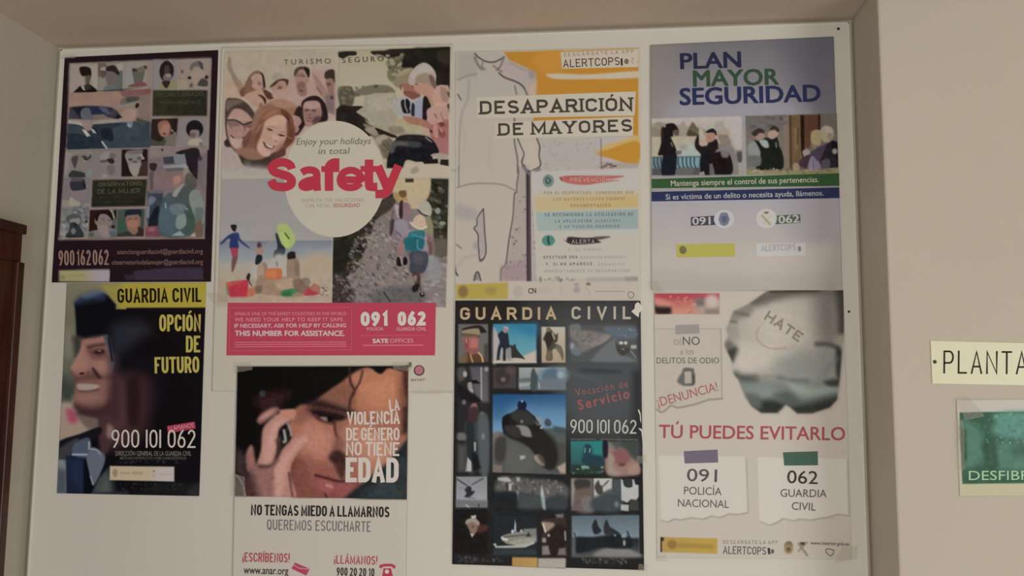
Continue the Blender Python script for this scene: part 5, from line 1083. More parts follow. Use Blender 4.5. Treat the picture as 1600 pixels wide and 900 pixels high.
for tx, b, h, c in (('SI SE PIERDE', '430 282 822 278', 32, '9b9389'), ('EFECTUAR UNA', '148 372 542 366', 34, '5d554d'), ('B\u00daSQUEDA PERSONAL', '580 372 1115 366', 32, '99928a'), ('Y, SI NO APARECE,', '172 452 738 446', 34, '5d554d'), ('DENUNCIAR', '785 452 1092 448', 32, '9d958d'), ('INMEDIATAMENTE SU DESAPARICI\u00d3N', '150 532 1155 526', 32, '938b83')):
    s.t('lettering', tx, b, h, c, 'S', stroke=.17, gap=.85, wordgap=1.2)
s.v(700, 260, 1010, 475, 1298)
s.t('caption', 'CN', '526 832 578 830', 34, '3f3735', bold=.02)
s.band('web_line', '960 818 1160 818', 5, '8c847b', 1.5)
s.band('hand_symbol', '1180 850 1178 828 1190 820 1206 824 1218 836 1212 856 1192 864 1180 850', 4, '5a5450', 1.5)
s.tape('20 20 60 20 60 40 20 40', seed=15)
# ================================================================ poster: plan for safety of the elderly (top right)
s = Sheet('poster', 'grey blue poster reading PLAN MAYOR SEGURIDAD with two photographs over green and blue bars', 'poster',
          '1016 71 1302 58 1315.5 454 1018 453', '8f8a86', seed=6, lift=0.0026, wave=0.0016, group='recruiting and safety posters on the notice board')
C = s.C
s.v(1005, 50, 1325, 270, 1309)
C.g('0 0 1320 0 1320 620 0 620', '6a6667', '8a8688', '700 60 640 560', 1); C.p('900 0 1320 0 1320 620 1100 560 950 300', '5a5660', 60, 1, .55); C.p('0 60 220 60 160 560 0 600', '7f786d', 50, 1, .6); C.p('300 430 900 430 1000 560 200 560', '8f8c93', 40, 1, .6)
s.v(1005, 250, 1325, 460, 1371)
C.g('40 270 1340 240 1340 900 40 900', '9a9597', 'a89f94', '700 280 700 640', 1); C.p('900 260 1340 250 1340 560 1100 600', '948f93', 50, 1, .7); C.g('40 620 1340 560 1340 900 40 900', 'aaa096', '9f978d', '600 650 600 860', 30); C.p('60 640 600 660 1290 600 1290 700 700 760 60 700', 'ada399', 30, 1, .6); C.p('1260 560 1340 540 1340 900 1230 900', '8f887f', 30, 1, .5)
# photo: officers at a waterfront
s.v(1015, 175, 1165, 275, 1350)
C.clip('25 100 1290 60 1305 885 30 900')
C.g('0 60 1350 60 1350 920 0 920', 'aaa098', '8f8a80', '0 100 0 600', 1); C.p('20 200 180 160 560 220 760 240 760 350 20 360', '8c8375', 12, 1); C.p('30 240 150 230 160 350 30 350', '7f7464', 8, 1); C.p('80 170 160 150 200 230 100 240', '857c70', 7, 1); C.p('440 170 490 150 500 330 430 330', '8f877b', 6, 1); C.p('530 340 540 260 600 150 660 220 690 250 690 345', '5f5742', 6, 1); C.p('530 340 550 260 600 280 680 340', '463f2e', 6, 1)
C.p('30 360 650 350 650 640 30 640', 'a39a84', 8); C.p('400 480 640 460 700 640 400 640', '9aa096', 20, 1); C.e(470, 500, 50, 40, '8e8b80', 0, 14)
C.p('30 640 720 635 700 800 30 800', '62777e', 5); C.p('380 650 700 650 680 790 380 790', '6f8d97', 8)
for x in (60, 110, 160, 400, 460, 515, 570, 625): C.l(f'{x} 650 {x+2} 740 {x+30} 800', 17, '2b373d', 2.4)
C.l('20 640 720 632', 12, '4d5a5d', 2); C.p('30 800 700 790 700 900 30 900', '4d4a4b', 8); C.p('360 800 620 800 560 900 340 900', '5f5a5a', 10, 1)
C.p('165 250 220 220 230 180 320 165 370 200 410 270 380 260 330 280 330 350 300 370 370 530 380 650 350 760 340 900 180 900 190 640 130 620 120 580 160 440', '221b1c', 4, 1); C.p('190 650 370 640 340 900 175 900', '1c2029', 6, 1); C.p('320 280 400 260 410 330 380 340 350 330', '5a4740', 5, 1); C.l('300 440 320 490', 12, '8d8680', 3); C.p('370 560 440 550 440 600 380 600', '68605a', 6, 1); C.p('165 240 200 230 190 380 160 420', '32241f', 5, 1)
C.p('640 400 690 330 700 470 800 480 830 420 920 380 980 440 960 540 900 640 860 900 720 900 730 640 640 510', '261e1d', 4, 1); C.p('720 620 880 560 850 900 720 900', '1b1c22', 8, 1); C.p('700 400 720 350 770 360 800 400 800 450 740 490 700 460', 'a58e7e', 5, 1); C.p('690 260 720 240 770 340 760 390 700 380', 'a79a8c', 6, 1)
C.p('800 320 930 300 930 380 860 430 800 420', '9a7563', 4, 1); C.p('790 300 820 260 890 240 940 290 930 350 900 300', '2b1f1d', 3, 1)
C.p('960 300 1010 270 1080 290 1110 360 1140 440 1120 560 1000 580 960 480', '7d6f64', 6, 1); C.p('950 280 1080 240 1100 320 960 320', '9c8a78', 6, 1); C.p('940 540 1130 480 1200 560 1240 700 1240 890 1160 880 1140 640 960 640', '77716e', 7, 1); C.p('860 640 1000 560 1130 620 1150 880 860 890', '1f1a1a', 5, 1); C.l('930 350 980 440', 24, 'a5968b', 4); C.p('1220 540 1290 560 1290 700 1240 700', '4a4546', 6, 1); C.p('1000 560 1110 560 1100 640 1020 640', '6d6663', 8, 1)
C.p('840 740 880 730 920 900 840 900', '5f5a58', 6); C.p('700 860 760 840 780 900 700 900', '908578', 5); C.p('1110 90 1290 80 1290 500 1200 520', 'a9a099', 14, 1, .8); C.p('930 150 1030 150 1040 260 920 260', '978e89', 9, 1)
C.n('25 100 1290 60 1305 885 30 900', 8, 3, 51)
# photo: officers talking to an old couple
s.v(1160, 170, 1315, 275, 1329)
C.clip('40 105 1262 70 1285 885 55 885')
C.p('20 50 1320 50 1320 900 20 900', '6f6459', 1); C.p('40 100 620 80 620 300 40 320', '625d58', 20, 0, .9); C.p('540 130 640 110 660 800 540 800', '77685a', 8); C.dabs('40 100 620 90 620 260 40 300', 26, ['55504d', '757069', '4a4643'], 2, 4, 1.5, 20, 52, 2.5, .6); C.p('1040 70 1270 70 1280 400 1200 260 1040 260', '666059', 14, 0, .9)
C.p('620 100 770 90 780 800 650 800', '6b5036', 5); C.p('680 260 740 260 740 560 690 560', '7a6244', 14); C.l('740 270 735 480', 16, '4d3922', 5); C.p('620 95 650 95 660 800 630 800', '4e3826', 4); C.p('770 90 830 88 830 560 800 680 780 560', '2c1a0e', 4); C.p('830 88 1030 80 1030 300 920 300 900 540 830 520', '5f3a2a', 8); C.p('1010 80 1040 80 1040 280 1010 280', '38221c', 4)
C.p('700 740 900 700 1280 780 1280 900 620 900', '5d4a42', 14, 1)
C.p('80 480 160 430 210 460 240 560 240 760 100 780 70 560', '7d7f79', 6, 1); C.p('180 420 350 400 520 560 540 810 380 830 220 800 240 600', '22231f', 4, 1); C.p('150 420 280 510 300 560 350 500 340 400 460 390 500 600 520 820 240 800 240 560', '1f221e', 4, 1); C.p('220 430 320 430 350 520 280 520', '8f938c', 5, 1); C.l('445 460 450 520', 12, '8a8c82', 3); C.p('70 640 240 650 220 780 80 770', '60605a', 9, 1); C.p('180 780 260 760 260 830 180 830', '241a18', 5)
C.p('160 350 210 330 280 340 290 400 220 430 190 430', '8f7768', 5, 1); C.p('120 340 150 300 220 265 280 290 290 330 230 330 180 370 150 370', '3a2f2b', 4, 1); C.p('340 330 400 290 470 290 480 340 430 400 380 410 340 380', '9d8474', 5, 1); C.p('360 290 400 235 460 245 490 300 470 320 430 290', '3a2c28', 4, 1)
C.p('910 380 930 310 990 285 1040 310 1050 420 1030 500 980 490 930 470', '9c8d6a', 4, 1); C.p('1040 300 1080 240 1150 235 1210 290 1210 380 1170 440 1090 450 1040 380', 'a0937c', 4, 1); C.p('1100 250 1190 260 1200 340 1130 330', 'a89d8a', 8, 1); C.p('1150 330 1200 350 1190 430 1140 400', '8f7d6a', 6, 1); C.p('940 480 970 480 980 560 950 540', '8f7c60', 3)
C.p('880 620 1000 540 1180 450 1250 460 1285 560 1280 800 1060 800 1020 680', '2b2630', 5, 1); C.p('880 600 1000 530 1120 480 1060 640 1000 720 900 660', '474051', 7, 1); C.p('1180 440 1260 450 1285 560 1270 680 1200 560', '1f1b22', 6, 1); C.e(1232, 575, 36, 38, '8f8780', 0, 5); C.p('800 580 850 550 900 580 880 640 830 660', '978a84', 5, 1); C.p('800 660 900 620 960 700 900 800 780 780 760 720', '48303a', 6, 1); C.p('870 780 920 640 980 680 1050 800 900 830', '7f7488', 5, 1); C.l('945 690 945 810', 10, '5d5268', 3); C.p('1060 700 1160 680 1160 800 1060 800', '4f4b52', 7, 1)
C.p('60 810 280 830 400 820 640 830 1000 820 1285 790 1290 900 50 900', '7f785a', 5); C.dabs('60 810 1285 800 1285 860 60 870', 60, ['8f8868', '6a6548', 'a09673', '55553c'], 1, 2.2, 1.2, 0, 53, 1.2, .8)
C.p('680 740 740 740 760 820 680 830', '8f7d62', 7, 1); C.n('40 105 1262 70 1285 885 55 885', 8, 3, 54)
C.clip()
s.sheet('paper', None, 2.0, 0)
s.v(1015, 175, 1165, 275, 1350); s.sheet('waterfront_photo', '24 98 1282 62 1300 884 26 900', 1.0, 1)
s.v(1160, 170, 1315, 275, 1329); s.sheet('doorway_photo', '38 108 1258 70 1283 890 55 890', 1.0, 1)
s.v(1005, 250, 1325, 460, 1371)
bg = s.shape('green_bar', '55 130 1308 92 1310 176 56 192', '30502c', 1.6, label='green bar with white lettering')
s.t('lettering', 'Mantenga siempre el control de sus pertenencias.', '184 178 1172 150', 38, 'aaa595', bold=.006, layer=2.2, parent=bg)
bb = s.shape('blue_bar', '55 216 1309 186 1311 258 56 280', '2b3156', 1.6, label='blue bar with white lettering')
s.t('lettering', 'Si es v\u00edctima de un delito o necesita ayuda, ll\u00e1menos.', '150 268 1204 240', 36, 'a5a29d', bold=.006, layer=2.2, parent=bb)
s.v(1005, 50, 1325, 270, 1309)
s.t('headline', 'PLAN', '236 240 626 228', 100, '2b2c47', bold=.028, label='navy lettering')
s.t('headline', 'MAYOR', '318 352 868 338', 102, '304a33', bold=.026, label='green lettering')
s.t('headline', 'SEGURIDAD', '232 470 1134 444', 106, '2b3055', bold=.028, label='navy lettering')
s.v(1005, 250, 1325, 460, 1371)
n1 = s.shape('number_plate', '318 384 500 374 500 436 318 442', '45424a', 1.6, label='dark plate with 091')
s.t('phone_number', '091', '328 436 450 432', 50, 'a8a3a2', bold=.02, layer=2, parent=n1)
d1 = s.disc('white_badge', 540, 398, 68, 62, 'aeaaa9', 2.2, 36)
s.C.v(1005, 250, 1325, 460, 1371)
e1 = s.shape('crest', '512 366 522 354 558 354 566 366 578 400 566 432 540 446 514 432 502 400', '6b6e7d', 2.6, 0, parent=d1, label='blue grey shield crest')
s.shape('crest_centre', '526 378 556 378 560 408 540 426 522 408', '535a6d', 3, 0, parent=e1)
n2 = s.shape('number_plate', '884 374 1048 366 1050 422 884 432', '4f574d', 1.6, label='dark plate with 062')
s.t('phone_number', '062', '904 426 1044 418', 50, 'a8a69b', bold=.02, layer=2, parent=n2)
d2 = s.disc('white_badge', 822, 394, 70, 66, 'b0aba3', 2.2, 36)
s.band('crossed_axe', '790 370 850 436', 15, '97906a', 2.6, parent=d2)
s.band('crossed_sword', '852 376 800 430', 7, 'a59f90', 2.5, parent=d2)
s.shape('crown', '806 348 838 346 836 362 810 364', '7b6a52', 2.7, parent=d2)
s.shape('yellow_strip', '222 566 612 560 614 648 222 654', 'a39a4e', 1.6, label='yellow institutional strip with a small crest')
s.shape('crest', '240 590 262 574 286 588 290 616 268 634 244 622', '6b643f', 2, 0)
w = s.shape('white_strip', '756 562 1084 556 1082 642 758 648', 'b0aca8', 1.6)
s.t('caption', 'ALERTCOPS', '790 614 1020 606', 44, '938f8c', 'S', stroke=.15, gap=.3, layer=2, parent=w)
s.shape('phone_symbol', '1032 580 1052 579 1054 612 1036 614', '77736f', 2, parent=w)
s.tape('30 820 90 815 150 880 60 900', seed=16, crumple=.003)
s.tape('1220 810 1290 830 1290 880 1230 880', seed=17)
# ================================================================ poster: black collage of service photographs (lower third column)
s = Sheet('poster', 'black poster of many service photographs reading GUARDIA CIVIL in pale spaced letters', 'poster',
          '712 470 1000.5 470.3 1006.2 890 707 881', '232222', seed=7, lift=0.0034, wave=0.0014, group='recruiting and safety posters on the notice board')
C = s.C
s.v(700, 460, 1015, 680, 1289)
C.p('560 40 1230 40 1230 900 760 900 700 560 560 200', '4a4b4a', 90, 1, .75); C.p('40 40 400 40 400 180 40 180', '2e2620', 40, 0, .8); C.p('740 430 1200 430 1200 760 800 800', '484c4e', 50, 1, .8); C.p('1180 500 1240 480 1240 900 1180 900', '2a2a29', 20, 0, .8)  # soft grey veil at upper right: gloss reflection painted into the print
# the old officer
s.v(708, 495, 890, 605, 1489)
C.clip('70 95 450 95 455 580 70 590')
C.p('60 80 470 80 470 600 60 600', '625e5a', 1); C.p('400 350 470 340 470 600 400 600', '46403a', 10)
C.p('130 150 340 110 430 190 420 205 340 205 330 170 150 180', '2b2420', 3, 1); C.p('120 200 150 170 320 150 345 220 320 250 140 255', '8a7b60', 3, 1); C.p('110 210 340 235 330 270 130 260', '5c4f40', 5, 1)
C.p('130 270 190 260 310 260 335 320 320 410 260 470 200 460 150 400', '96584f', 5, 1); C.p('150 280 200 290 190 420 150 390', '7a4540', 6, 1); C.p('230 290 310 290 300 400 230 400', 'a5675e', 9, 1); C.l('172 285 175 330', 12, 'b59a8c', 3)
C.p('100 580 180 450 260 480 320 450 380 500 390 590', '5a3a22', 5, 1); C.p('80 590 90 530 180 470 170 590', '6a5638', 7, 1); C.l('225 460 235 520 255 580', 16, 'b09a70', 2.5); C.l('320 455 365 500 385 580', 22, 'b39f76', 3); C.p('190 400 330 410 300 480 200 470', '8a4a44', 8, 1, .7)
C.clip()
# officer and dog in front of a blue sky
C.g('512 92 1064 92 1064 588 514 590', '3a7b92', '5f8f9a', '800 120 800 440', .8); C.p('700 100 1060 100 1050 240 900 200', '256f92', 40, 1, .8); C.p('516 160 580 240 600 420 560 560 516 580', 'a59a94', 14, 1); C.p('516 540 900 500 1062 430 1062 586 516 588', 'b0a294', 10, 0); C.p('620 400 740 390 760 560 620 560', '9c9389', 10, 1)
C.p('575 230 640 180 700 210 720 340 730 400 680 420 675 550 640 550 640 410 615 410 590 540 560 540 575 400 600 320', '242c37', 3, 1); C.e(672, 170, 32, 40, '94767a', 0, 3.5); C.p('640 130 700 130 710 170 680 150', 'a98f93', 3, 1)
C.p('735 360 760 370 800 350 810 400 860 470 920 540 860 530 790 525 750 520 740 420', '31312f', 3, 1); C.l('720 390 740 370', 10, '20262d', 2); C.p('690 420 740 400 740 520 700 540', '7d7a76', 6, 1); C.l('560 550 600 540', 14, '3a3531', 4)
C.l('514 580 1060 578', 16, 'b8ada0', 2)
# kneeling soldier
C.g('1130 128 1432 128 1436 585 1132 588', 'aba395', 'a08d74', '0 130 0 560', .8)
C.p('1150 290 1190 200 1210 150 1250 160 1300 220 1340 240 1330 320 1300 340 1380 380 1410 480 1400 560 1370 480 1320 410 1270 430 1270 550 1190 550 1200 430 1190 330', '4a4136', 3, 1); C.p('1190 210 1260 200 1280 300 1220 400 1180 320', '332d26', 6, 1); C.p('1200 440 1260 430 1260 550 1190 550', '695a45', 5); C.l('1270 210 1300 290', 18, 'a89e8d', 3); C.e(1222, 165, 30, 30, '6d5f4e', 0, 5); C.p('1300 380 1380 380 1400 540 1360 470', '6a5f4e', 5, 1); C.l('1300 310 1340 220', 14, '3c352c', 3)
# two guards, standing (tall picture)
s.v(705, 570, 890, 745, 951)
C.p('52 12 302 12 302 870 50 870', '2a2728', 1); C.g('150 14 302 14 302 300 200 300', '504c50', '5b575a', '0 0 0 300', 9); C.l('243 25 245 280', 13, '8d8b8a', 2); C.e(285, 36, 14, 18, '8f8b88', 0, 4); C.p('55 30 120 30 110 110 60 130', '4d4644', 8, 1); C.e(113, 75, 17, 24, '9a938c', 0, 3)
C.p('135 130 200 120 240 150 160 150', '17161a', 3); C.p('135 150 165 140 175 200 165 230 140 200', '94807a', 4, 1); C.p('150 195 180 200 178 245 160 230', '9d9896', 3); C.p('60 160 130 200 220 260 240 300 150 300 70 260', '1d1b1e', 7, 1); C.e(105, 300, 16, 20, '6d625d', 0, 5); C.p('165 320 200 310 215 360 170 400 150 370', '8a5f5b', 5, 1); C.e(250, 398, 18, 20, '7f7470', 0, 5); C.p('150 350 220 350 200 470 140 470', '43292b', 8, 1)
C.p('110 480 190 470 250 420 300 440 300 850 220 850 210 600 190 850 130 840', '353d3f', 7, 1); C.p('215 430 300 440 300 860 240 850', '4b5352', 10, 1); C.p('120 480 180 480 190 740 140 800', '272c2f', 6, 1); C.p('185 620 200 620 200 690 188 690', 'a39c97', 3); C.p('135 740 165 780 165 855 115 855', 'a9a39c', 3); C.p('55 550 110 550 120 600 55 600', '66605e', 6, 1); C.p('55 640 120 650 120 850 55 860', '4a4545', 12); C.e(258, 575, 12, 24, '757a78', 0, 5); C.p('165 700 210 720 240 830 180 850', '1a1a1d', 6)
# medal picture
C.p('335 20 525 15 525 190 335 190', '433c3a', 6); C.e(415, 95, 60, 70, '39312f', 0, 10); C.e(420, 118, 18, 18, '6d5f5a', 0, 5); C.e(480, 45, 40, 30, '57403e', 0, 12)
# figure and ship
C.g('544 22 918 22 918 200 544 200', '8f948e', '6f7577', '0 20 0 200', .9); C.p('730 40 918 30 918 130 700 140', '6a7c84', 14, 1); C.p('750 50 840 30 850 120 740 130', '4f6472', 8, 1); C.p('540 110 640 105 640 135 540 140', '5a605f', 6); C.p('640 90 650 40 665 28 680 60 700 110 690 200 640 200', '3f4a4b', 3, 1); C.p('700 120 918 110 918 200 690 200', '646c72', 9); C.l('705 150 710 185', 10, '979d9c', 2.5); C.p('544 150 640 145 620 170 544 180', '8d9491', 5); C.e(880, 80, 28, 26, '8b9a9c', 0, 8)
# motorcycle rider against blue sky
C.clip('335 238 922 235 922 880 335 862')
C.g('330 230 930 230 930 900 330 900', '1f4d7d', '6a8aa0', '600 240 620 500', 1); C.p('340 380 520 330 700 360 920 400 920 540 340 540', '5f88a5', 40, 1, .6); C.p('340 240 520 240 420 420 340 420', '1c4f82', 30, 1, .6)
C.p('335 560 560 500 930 520 930 900 335 900', '45443f', 8, 0); C.p('335 560 420 560 400 700 335 800', '6b655c', 9, 1); C.p('790 520 922 520 922 620 800 600', '4a5350', 10, 1)
C.p('410 440 440 400 500 380 560 340 620 370 690 440 740 520 800 600 850 700 840 800 780 850 700 780 640 680 540 620 430 560', '231f20', 4, 1); C.p('415 430 460 410 470 500 420 510', '17181d', 4, 1); C.p('480 400 560 360 640 400 680 470 560 480', '32322f', 7, 1); C.p('535 310 560 285 600 300 605 340 580 365 540 350', '14203a', 3, 1); C.e(570, 292, 8, 9, 'a6adb2', 0, 2); C.e(568, 455, 10, 12, '7d7670', 0, 3)
C.p('520 490 610 495 650 560 640 580 560 560', '7d7872', 5, 1); C.p('430 490 540 500 560 580 480 570', '34302f', 6, 1); C.p('360 620 420 560 470 600 540 620 640 690 740 820 920 880 920 920 430 900 440 780 340 780', '4d4e4b', 12, 1); C.p('440 620 500 620 620 680 680 800 560 880 440 860', '55564f', 22, 1); C.p('360 600 440 590 430 760 360 760', '3b3937', 9, 1); C.p('550 730 590 725 600 745 560 765', '9a958c', 3); C.p('665 740 700 715 740 740 755 810 700 790', '8d7f73', 4, 1); C.p('850 820 922 780 922 870 880 870', '9a8a7b', 6); C.p('335 800 412 805 410 862 335 862', '75625b', 5)
C.p('680 430 720 420 730 470 690 480', '7f8486', 6, 1); C.p('750 460 770 430 800 450 800 490 760 490', '3b4550', 5, 1); C.p('820 490 920 510 920 560 830 540', '3d4a4c', 7); C.l('660 410 700 470', 12, '25242a', 3); C.e(725, 505, 10, 8, 'b0aca6', 0, 3); C.p('650 540 800 560 860 680 850 800 790 840 700 740', '29251f', 10, 1, .7)
C.clip()
# road with motorcycles
s.v(880, 500, 1010, 605, 1114)
C.p('90 60 980 60 980 590 90 590', '4c4e4d', 20); C.p('90 70 220 60 220 150 90 160', '646863', 10, 1); C.p('100 150 300 140 620 190 630 230 420 360 250 430 180 300 100 260', '6f6a64', 14, 1); C.p('280 300 420 290 560 200 640 220 500 330 340 340', '7f766f', 9, 1); C.dabs('110 150 600 180 560 300 280 420 120 300', 60, ['56534e', '8a837c', '4a4a47', '7b756f'], .8, 2.2, 1.8, -30, 61, 1.2, .7); C.p('540 110 720 90 960 110 960 250 680 230', '56606a', 16, 1); C.dabs('700 110 970 110 970 230 760 240', 26, ['6a747c', '4a525a', '7a848a'], .8, 2, 1.3, 0, 62, 1.4, .7)
C.p('420 480 640 270 720 260 760 440 980 560 420 570', '646566', 16, 1); C.p('90 300 160 310 240 440 180 480 100 420', '70767a', 10, 1, .7); C.e(120, 350, 26, 40, '80878a', 0, 6); C.p('700 270 740 340 880 380 890 420 800 480 720 420', '3f3e3d', 7, 1); C.e(775, 308, 26, 22, 'b5b3aa', 0, 3.5); C.e(835, 308, 24, 22, 'b5b3aa', 0, 3.5); C.e(800, 390, 20, 10, '7d7d7a', 0, 4); C.p('905 340 980 335 980 385 905 385', '98978d', 4); C.l('900 410 970 500', 14, '83827a', 3); C.p('90 560 980 570 980 620 90 640', '43484a', 16); C.p('220 650 700 660 760 720 300 710', '3a3e3e', 12, 1); C.l('60 700 500 830', 30, '4d5456', 10, .7)
# diver and hands
s.v(880, 600, 1015, 745, 838)
C.g('72 552 385 550 388 868 74 870', '2a6f6c', '2b5354', '0 560 0 780', 1); C.p('280 560 384 556 384 720 300 700', '25766e', 14); C.p('200 690 380 700 380 790 200 780', '1f3a48', 8, 1); C.p('195 650 210 590 240 580 275 610 270 680 200 690', '1d3f48', 5, 1); C.l('210 660 215 620', 9, '7f9ba0', 2.5); C.l('255 660 262 625', 9, '8aa5a8', 2.5); C.p('80 780 388 790 388 868 76 870', '28362f', 9); C.dabs('90 790 380 790 385 862 90 862', 22, ['5f7a68', '3f5a4c', '7a9a86', '26332c'], 1, 3, 2, 0, 63, 1.2, .8); C.p('175 790 250 795 250 820 180 820', '6d8d77', 4)
C.p('432 556 730 556 728 870 430 870', '4a4d47', 1); C.p('430 600 500 640 540 620 610 640 640 700 720 760 728 870 430 870', '8b6a63', 9, 1); C.p('480 660 540 620 620 650 650 720 580 790 500 760', '7d4f4c', 9, 1); C.p('440 680 500 720 480 800 560 870 432 870', '8f7f74', 12, 1); C.p('640 800 728 770 728 870 640 870', '94786c', 9, 1); C.p('430 556 490 600 500 650 440 600', '6d6f6a', 8, 1); C.e(570, 780, 30, 16, '5d3a38', 0, 8); C.p('560 560 728 560 728 720 640 660', '3b433d', 14, 1); C.p('385 556 430 556 430 700 388 700', '1f1c2d', 5, 1)
# bottom rows
s.v(705, 740, 890, 890, 1110)
C.g('50 25 340 25 340 312 48 312', '7d7d80', '8f8e90', '0 30 0 240', .8); C.p('50 240 340 250 340 312 48 312', '66666a', 8); C.l('60 50 150 110', 13, '3a3c40', 2.5); C.l('200 100 300 45', 13, '4a4c50', 2.5); C.p('130 150 160 115 190 125 195 160 225 160 200 200 160 220 130 215 145 180', '2a2a2e', 3, 1); C.l('80 130 130 140', 8, '6d6d70', 2); C.l('120 215 220 230', 6, '4a4a4e', 2.5); C.l('140 290 170 310', 12, 'a9a8a6', 3); C.l('258 285 262 305', 10, '2a2a2c', 2)
C.p('390 50 1060 40 1075 320 390 320', '25282a', 30); C.p('440 60 560 30 1050 90 1075 250 900 240 640 180 430 170', '55524f', 16, 1); C.dabs('440 50 1060 60 1070 200 860 210 640 170 440 160', 60, ['6f6a66', '4a4848', '8b8682', '7a706a', '3a3a3c'], 1.2, 3, 1.3, 60, 64, 1.6, .75); C.p('440 40 500 30 540 35 560 75 460 65', '9d9a96', 5, 1); C.p('540 90 570 90 565 160 540 160', 'a19b94', 3); C.p('515 90 535 85 535 150 520 150', '3a2d28', 3); C.p('610 30 650 35 645 70 620 75', '8f9495', 5); C.l('625 170 630 230', 22, '6d8289', 5); C.p('640 190 850 220 860 320 640 320', '3f4344', 14, 1); C.p('840 170 870 190 890 320 860 320', '8a9494', 7, 1); C.p('850 110 870 180 860 220 840 190', '9aa2a4', 5, 1); C.e(1062, 305, 14, 12, '8a9290', 0, 4); C.p('420 180 600 180 600 300 440 300', '1f2326', 14, 1); C.p('920 220 1070 200 1075 330 900 320', '363b3d', 10, 1)
C.p('40 340 340 340 340 740 40 740', '1d1919', 10); C.p('245 490 335 480 330 530 250 550', '4f2a22', 9, 1); C.p('140 460 160 430 220 415 270 460 250 500 240 540 200 580 170 520', '7d6455', 5, 1); C.p('140 470 150 430 220 415 265 455 255 480 200 450', '8d8578', 4, 1); C.p('185 395 235 385 235 415 195 418', 'aaa6a0', 3); C.p('180 560 215 560 200 598', 'aca196', 2.5); C.e(208, 495, 10, 8, '4f2f28', 0, 3)
C.p('395 380 800 380 805 760 395 760', '22282b', 10); C.p('680 515 800 510 805 640 690 650', '6f716c', 5); C.p('590 540 600 430 610 470 612 545', '93a0a4', 3); C.p('470 590 540 560 700 540 760 580 800 590 640 650 540 660 480 620', '7d7a70', 3, 1); C.p('470 585 540 610 530 630 480 620', 'b5b2a8', 2.5); C.p('540 640 640 610 800 600 780 650 620 680', '8f8c80', 4); C.p('395 655 420 650 430 675 560 670 640 665 720 650 780 630 780 655 690 690 560 695 420 695', '9f9c93', 3); C.p('700 590 725 545 755 585', '2f2f2e', 2.5); C.e(660, 535, 14, 14, '9fa09a', 0, 3); C.e(578, 540, 14, 18, 'aab0b0', 0, 3); C.l('500 590 700 570', 14, '4f4e49', 4); C.p('395 700 800 700 800 765 395 765', '2f383b', 12)
C.p('852 420 1080 410 1082 765 852 760', '3a2c26', 6); C.p('855 450 960 460 960 500 900 540 860 480', '8a7465', 6, 1); C.l('865 470 885 540', 20, 'b5aa9d', 3); C.p('980 380 1055 375 1050 410 990 410', '6f6a67', 7); C.p('900 560 1060 480 1070 740 920 760', '2a1f1b', 10, 1); C.p('855 600 890 600 890 640 855 640', '8a827c', 5); C.p('855 680 910 670 930 755 855 758', '77706c', 6); C.p('1010 700 1070 690 1080 760 1000 760', '6d5f58', 7); C.l('1068 540 1072 620', 12, '9a948e', 3); C.e(915, 575, 12, 14, 'a0948a', 0, 4)
s.v(880, 740, 1015, 890, 810)
C.p('76 42 280 40 282 345 76 345', '5f5551', 3); C.p('76 50 110 46 110 250 78 300', '857f79', 7); C.p('110 60 240 60 240 140 130 150', '39332f', 8, 1); C.p('120 160 280 150 280 345 120 345', '63504a', 14, 1); C.p('180 220 280 225 290 345 190 345', '6a6460', 10, 1)
C.p('285 44 462 42 460 220 290 230', 'a9a69f', 1.5); C.p('295 110 330 60 345 100 370 110 410 70 430 65 400 100 370 130 380 200 330 190 300 150', '3f3d3a', 4, 1); C.p('370 180 460 140 460 230 350 240', '4f5452', 7, 1); C.p('285 220 540 180 540 345 285 345', '3b4345', 14, 1); C.e(500, 285, 20, 24, '6a7072', 0, 8); C.p('460 45 545 45 545 220 460 200', '43474a', 10)
C.p('540 48 560 60 570 110 620 130 650 120 645 52 662 52 675 100 705 105 705 210 680 262 640 235 600 270 545 245', 'a3a39d', 2.5); C.p('565 50 640 50 640 120 580 120', '2f3133', 4, 1); C.p('540 285 615 290 612 350 540 340', '9c9c96', 3); C.p('620 250 680 240 708 260 706 345 620 345', '3a3a38', 7)
C.g('80 392 712 385 712 775 85 775', '54616a', '6f7c82', '0 400 0 600', .9); C.g('84 600 712 600 712 778 86 778', '22282a', '4a4b49', '0 610 0 770', 8); C.p('300 770 380 700 560 690 700 740 710 778', '75746f', 12, 1); C.p('110 600 280 590 540 560 640 620 640 690 500 700 360 690 130 740', '1d2326', 8, 1)
C.p('270 490 290 440 300 425 315 440 330 490 360 530 330 560 290 560', '232a2e', 4, 1); C.p('378 520 385 470 400 430 418 440 430 480 470 530 520 560 400 570', '2a3135', 4, 1); C.l('450 510 520 555', 14, '23292d', 3); C.p('540 560 590 555 595 595 550 600', '7d8587', 4); C.l('600 540 630 610', 12, '20262a', 3); C.l('105 550 118 600', 10, '23292c', 3); C.e(572, 645, 12, 28, '8f9290', 0, 5); C.e(485, 575, 9, 10, '7d8688', 0, 3); C.p('85 600 115 600 115 760 85 760', '55585a', 9)
C.n('76 42 712 42 712 775 76 775', 7, 3, 66)
s.v(705, 740, 890, 890, 1110); C.n('40 20 1090 20 1090 770 40 770', 7, 3, 67)
C.g('570 780 810 785 810 878 572 866', '9c7a48', 'a8854f', '570 0 810 0', 1); C.p('815 790 1075 790 1072 884 815 876', '9c9389', 1); C.dabs('840 800 970 805 970 860 840 850', 16, ['877f78', 'aaa198'], .8, 2, 2, 0, 68, 1, .7); C.p('560 780 566 870 572 780', '0f0e0e', 1)
C.dabs('50 770 480 785 480 830 60 830', 70, ['47464a', '57565a', '302f31'], .6, 1.4, .7, 0, 69, .8, .8)
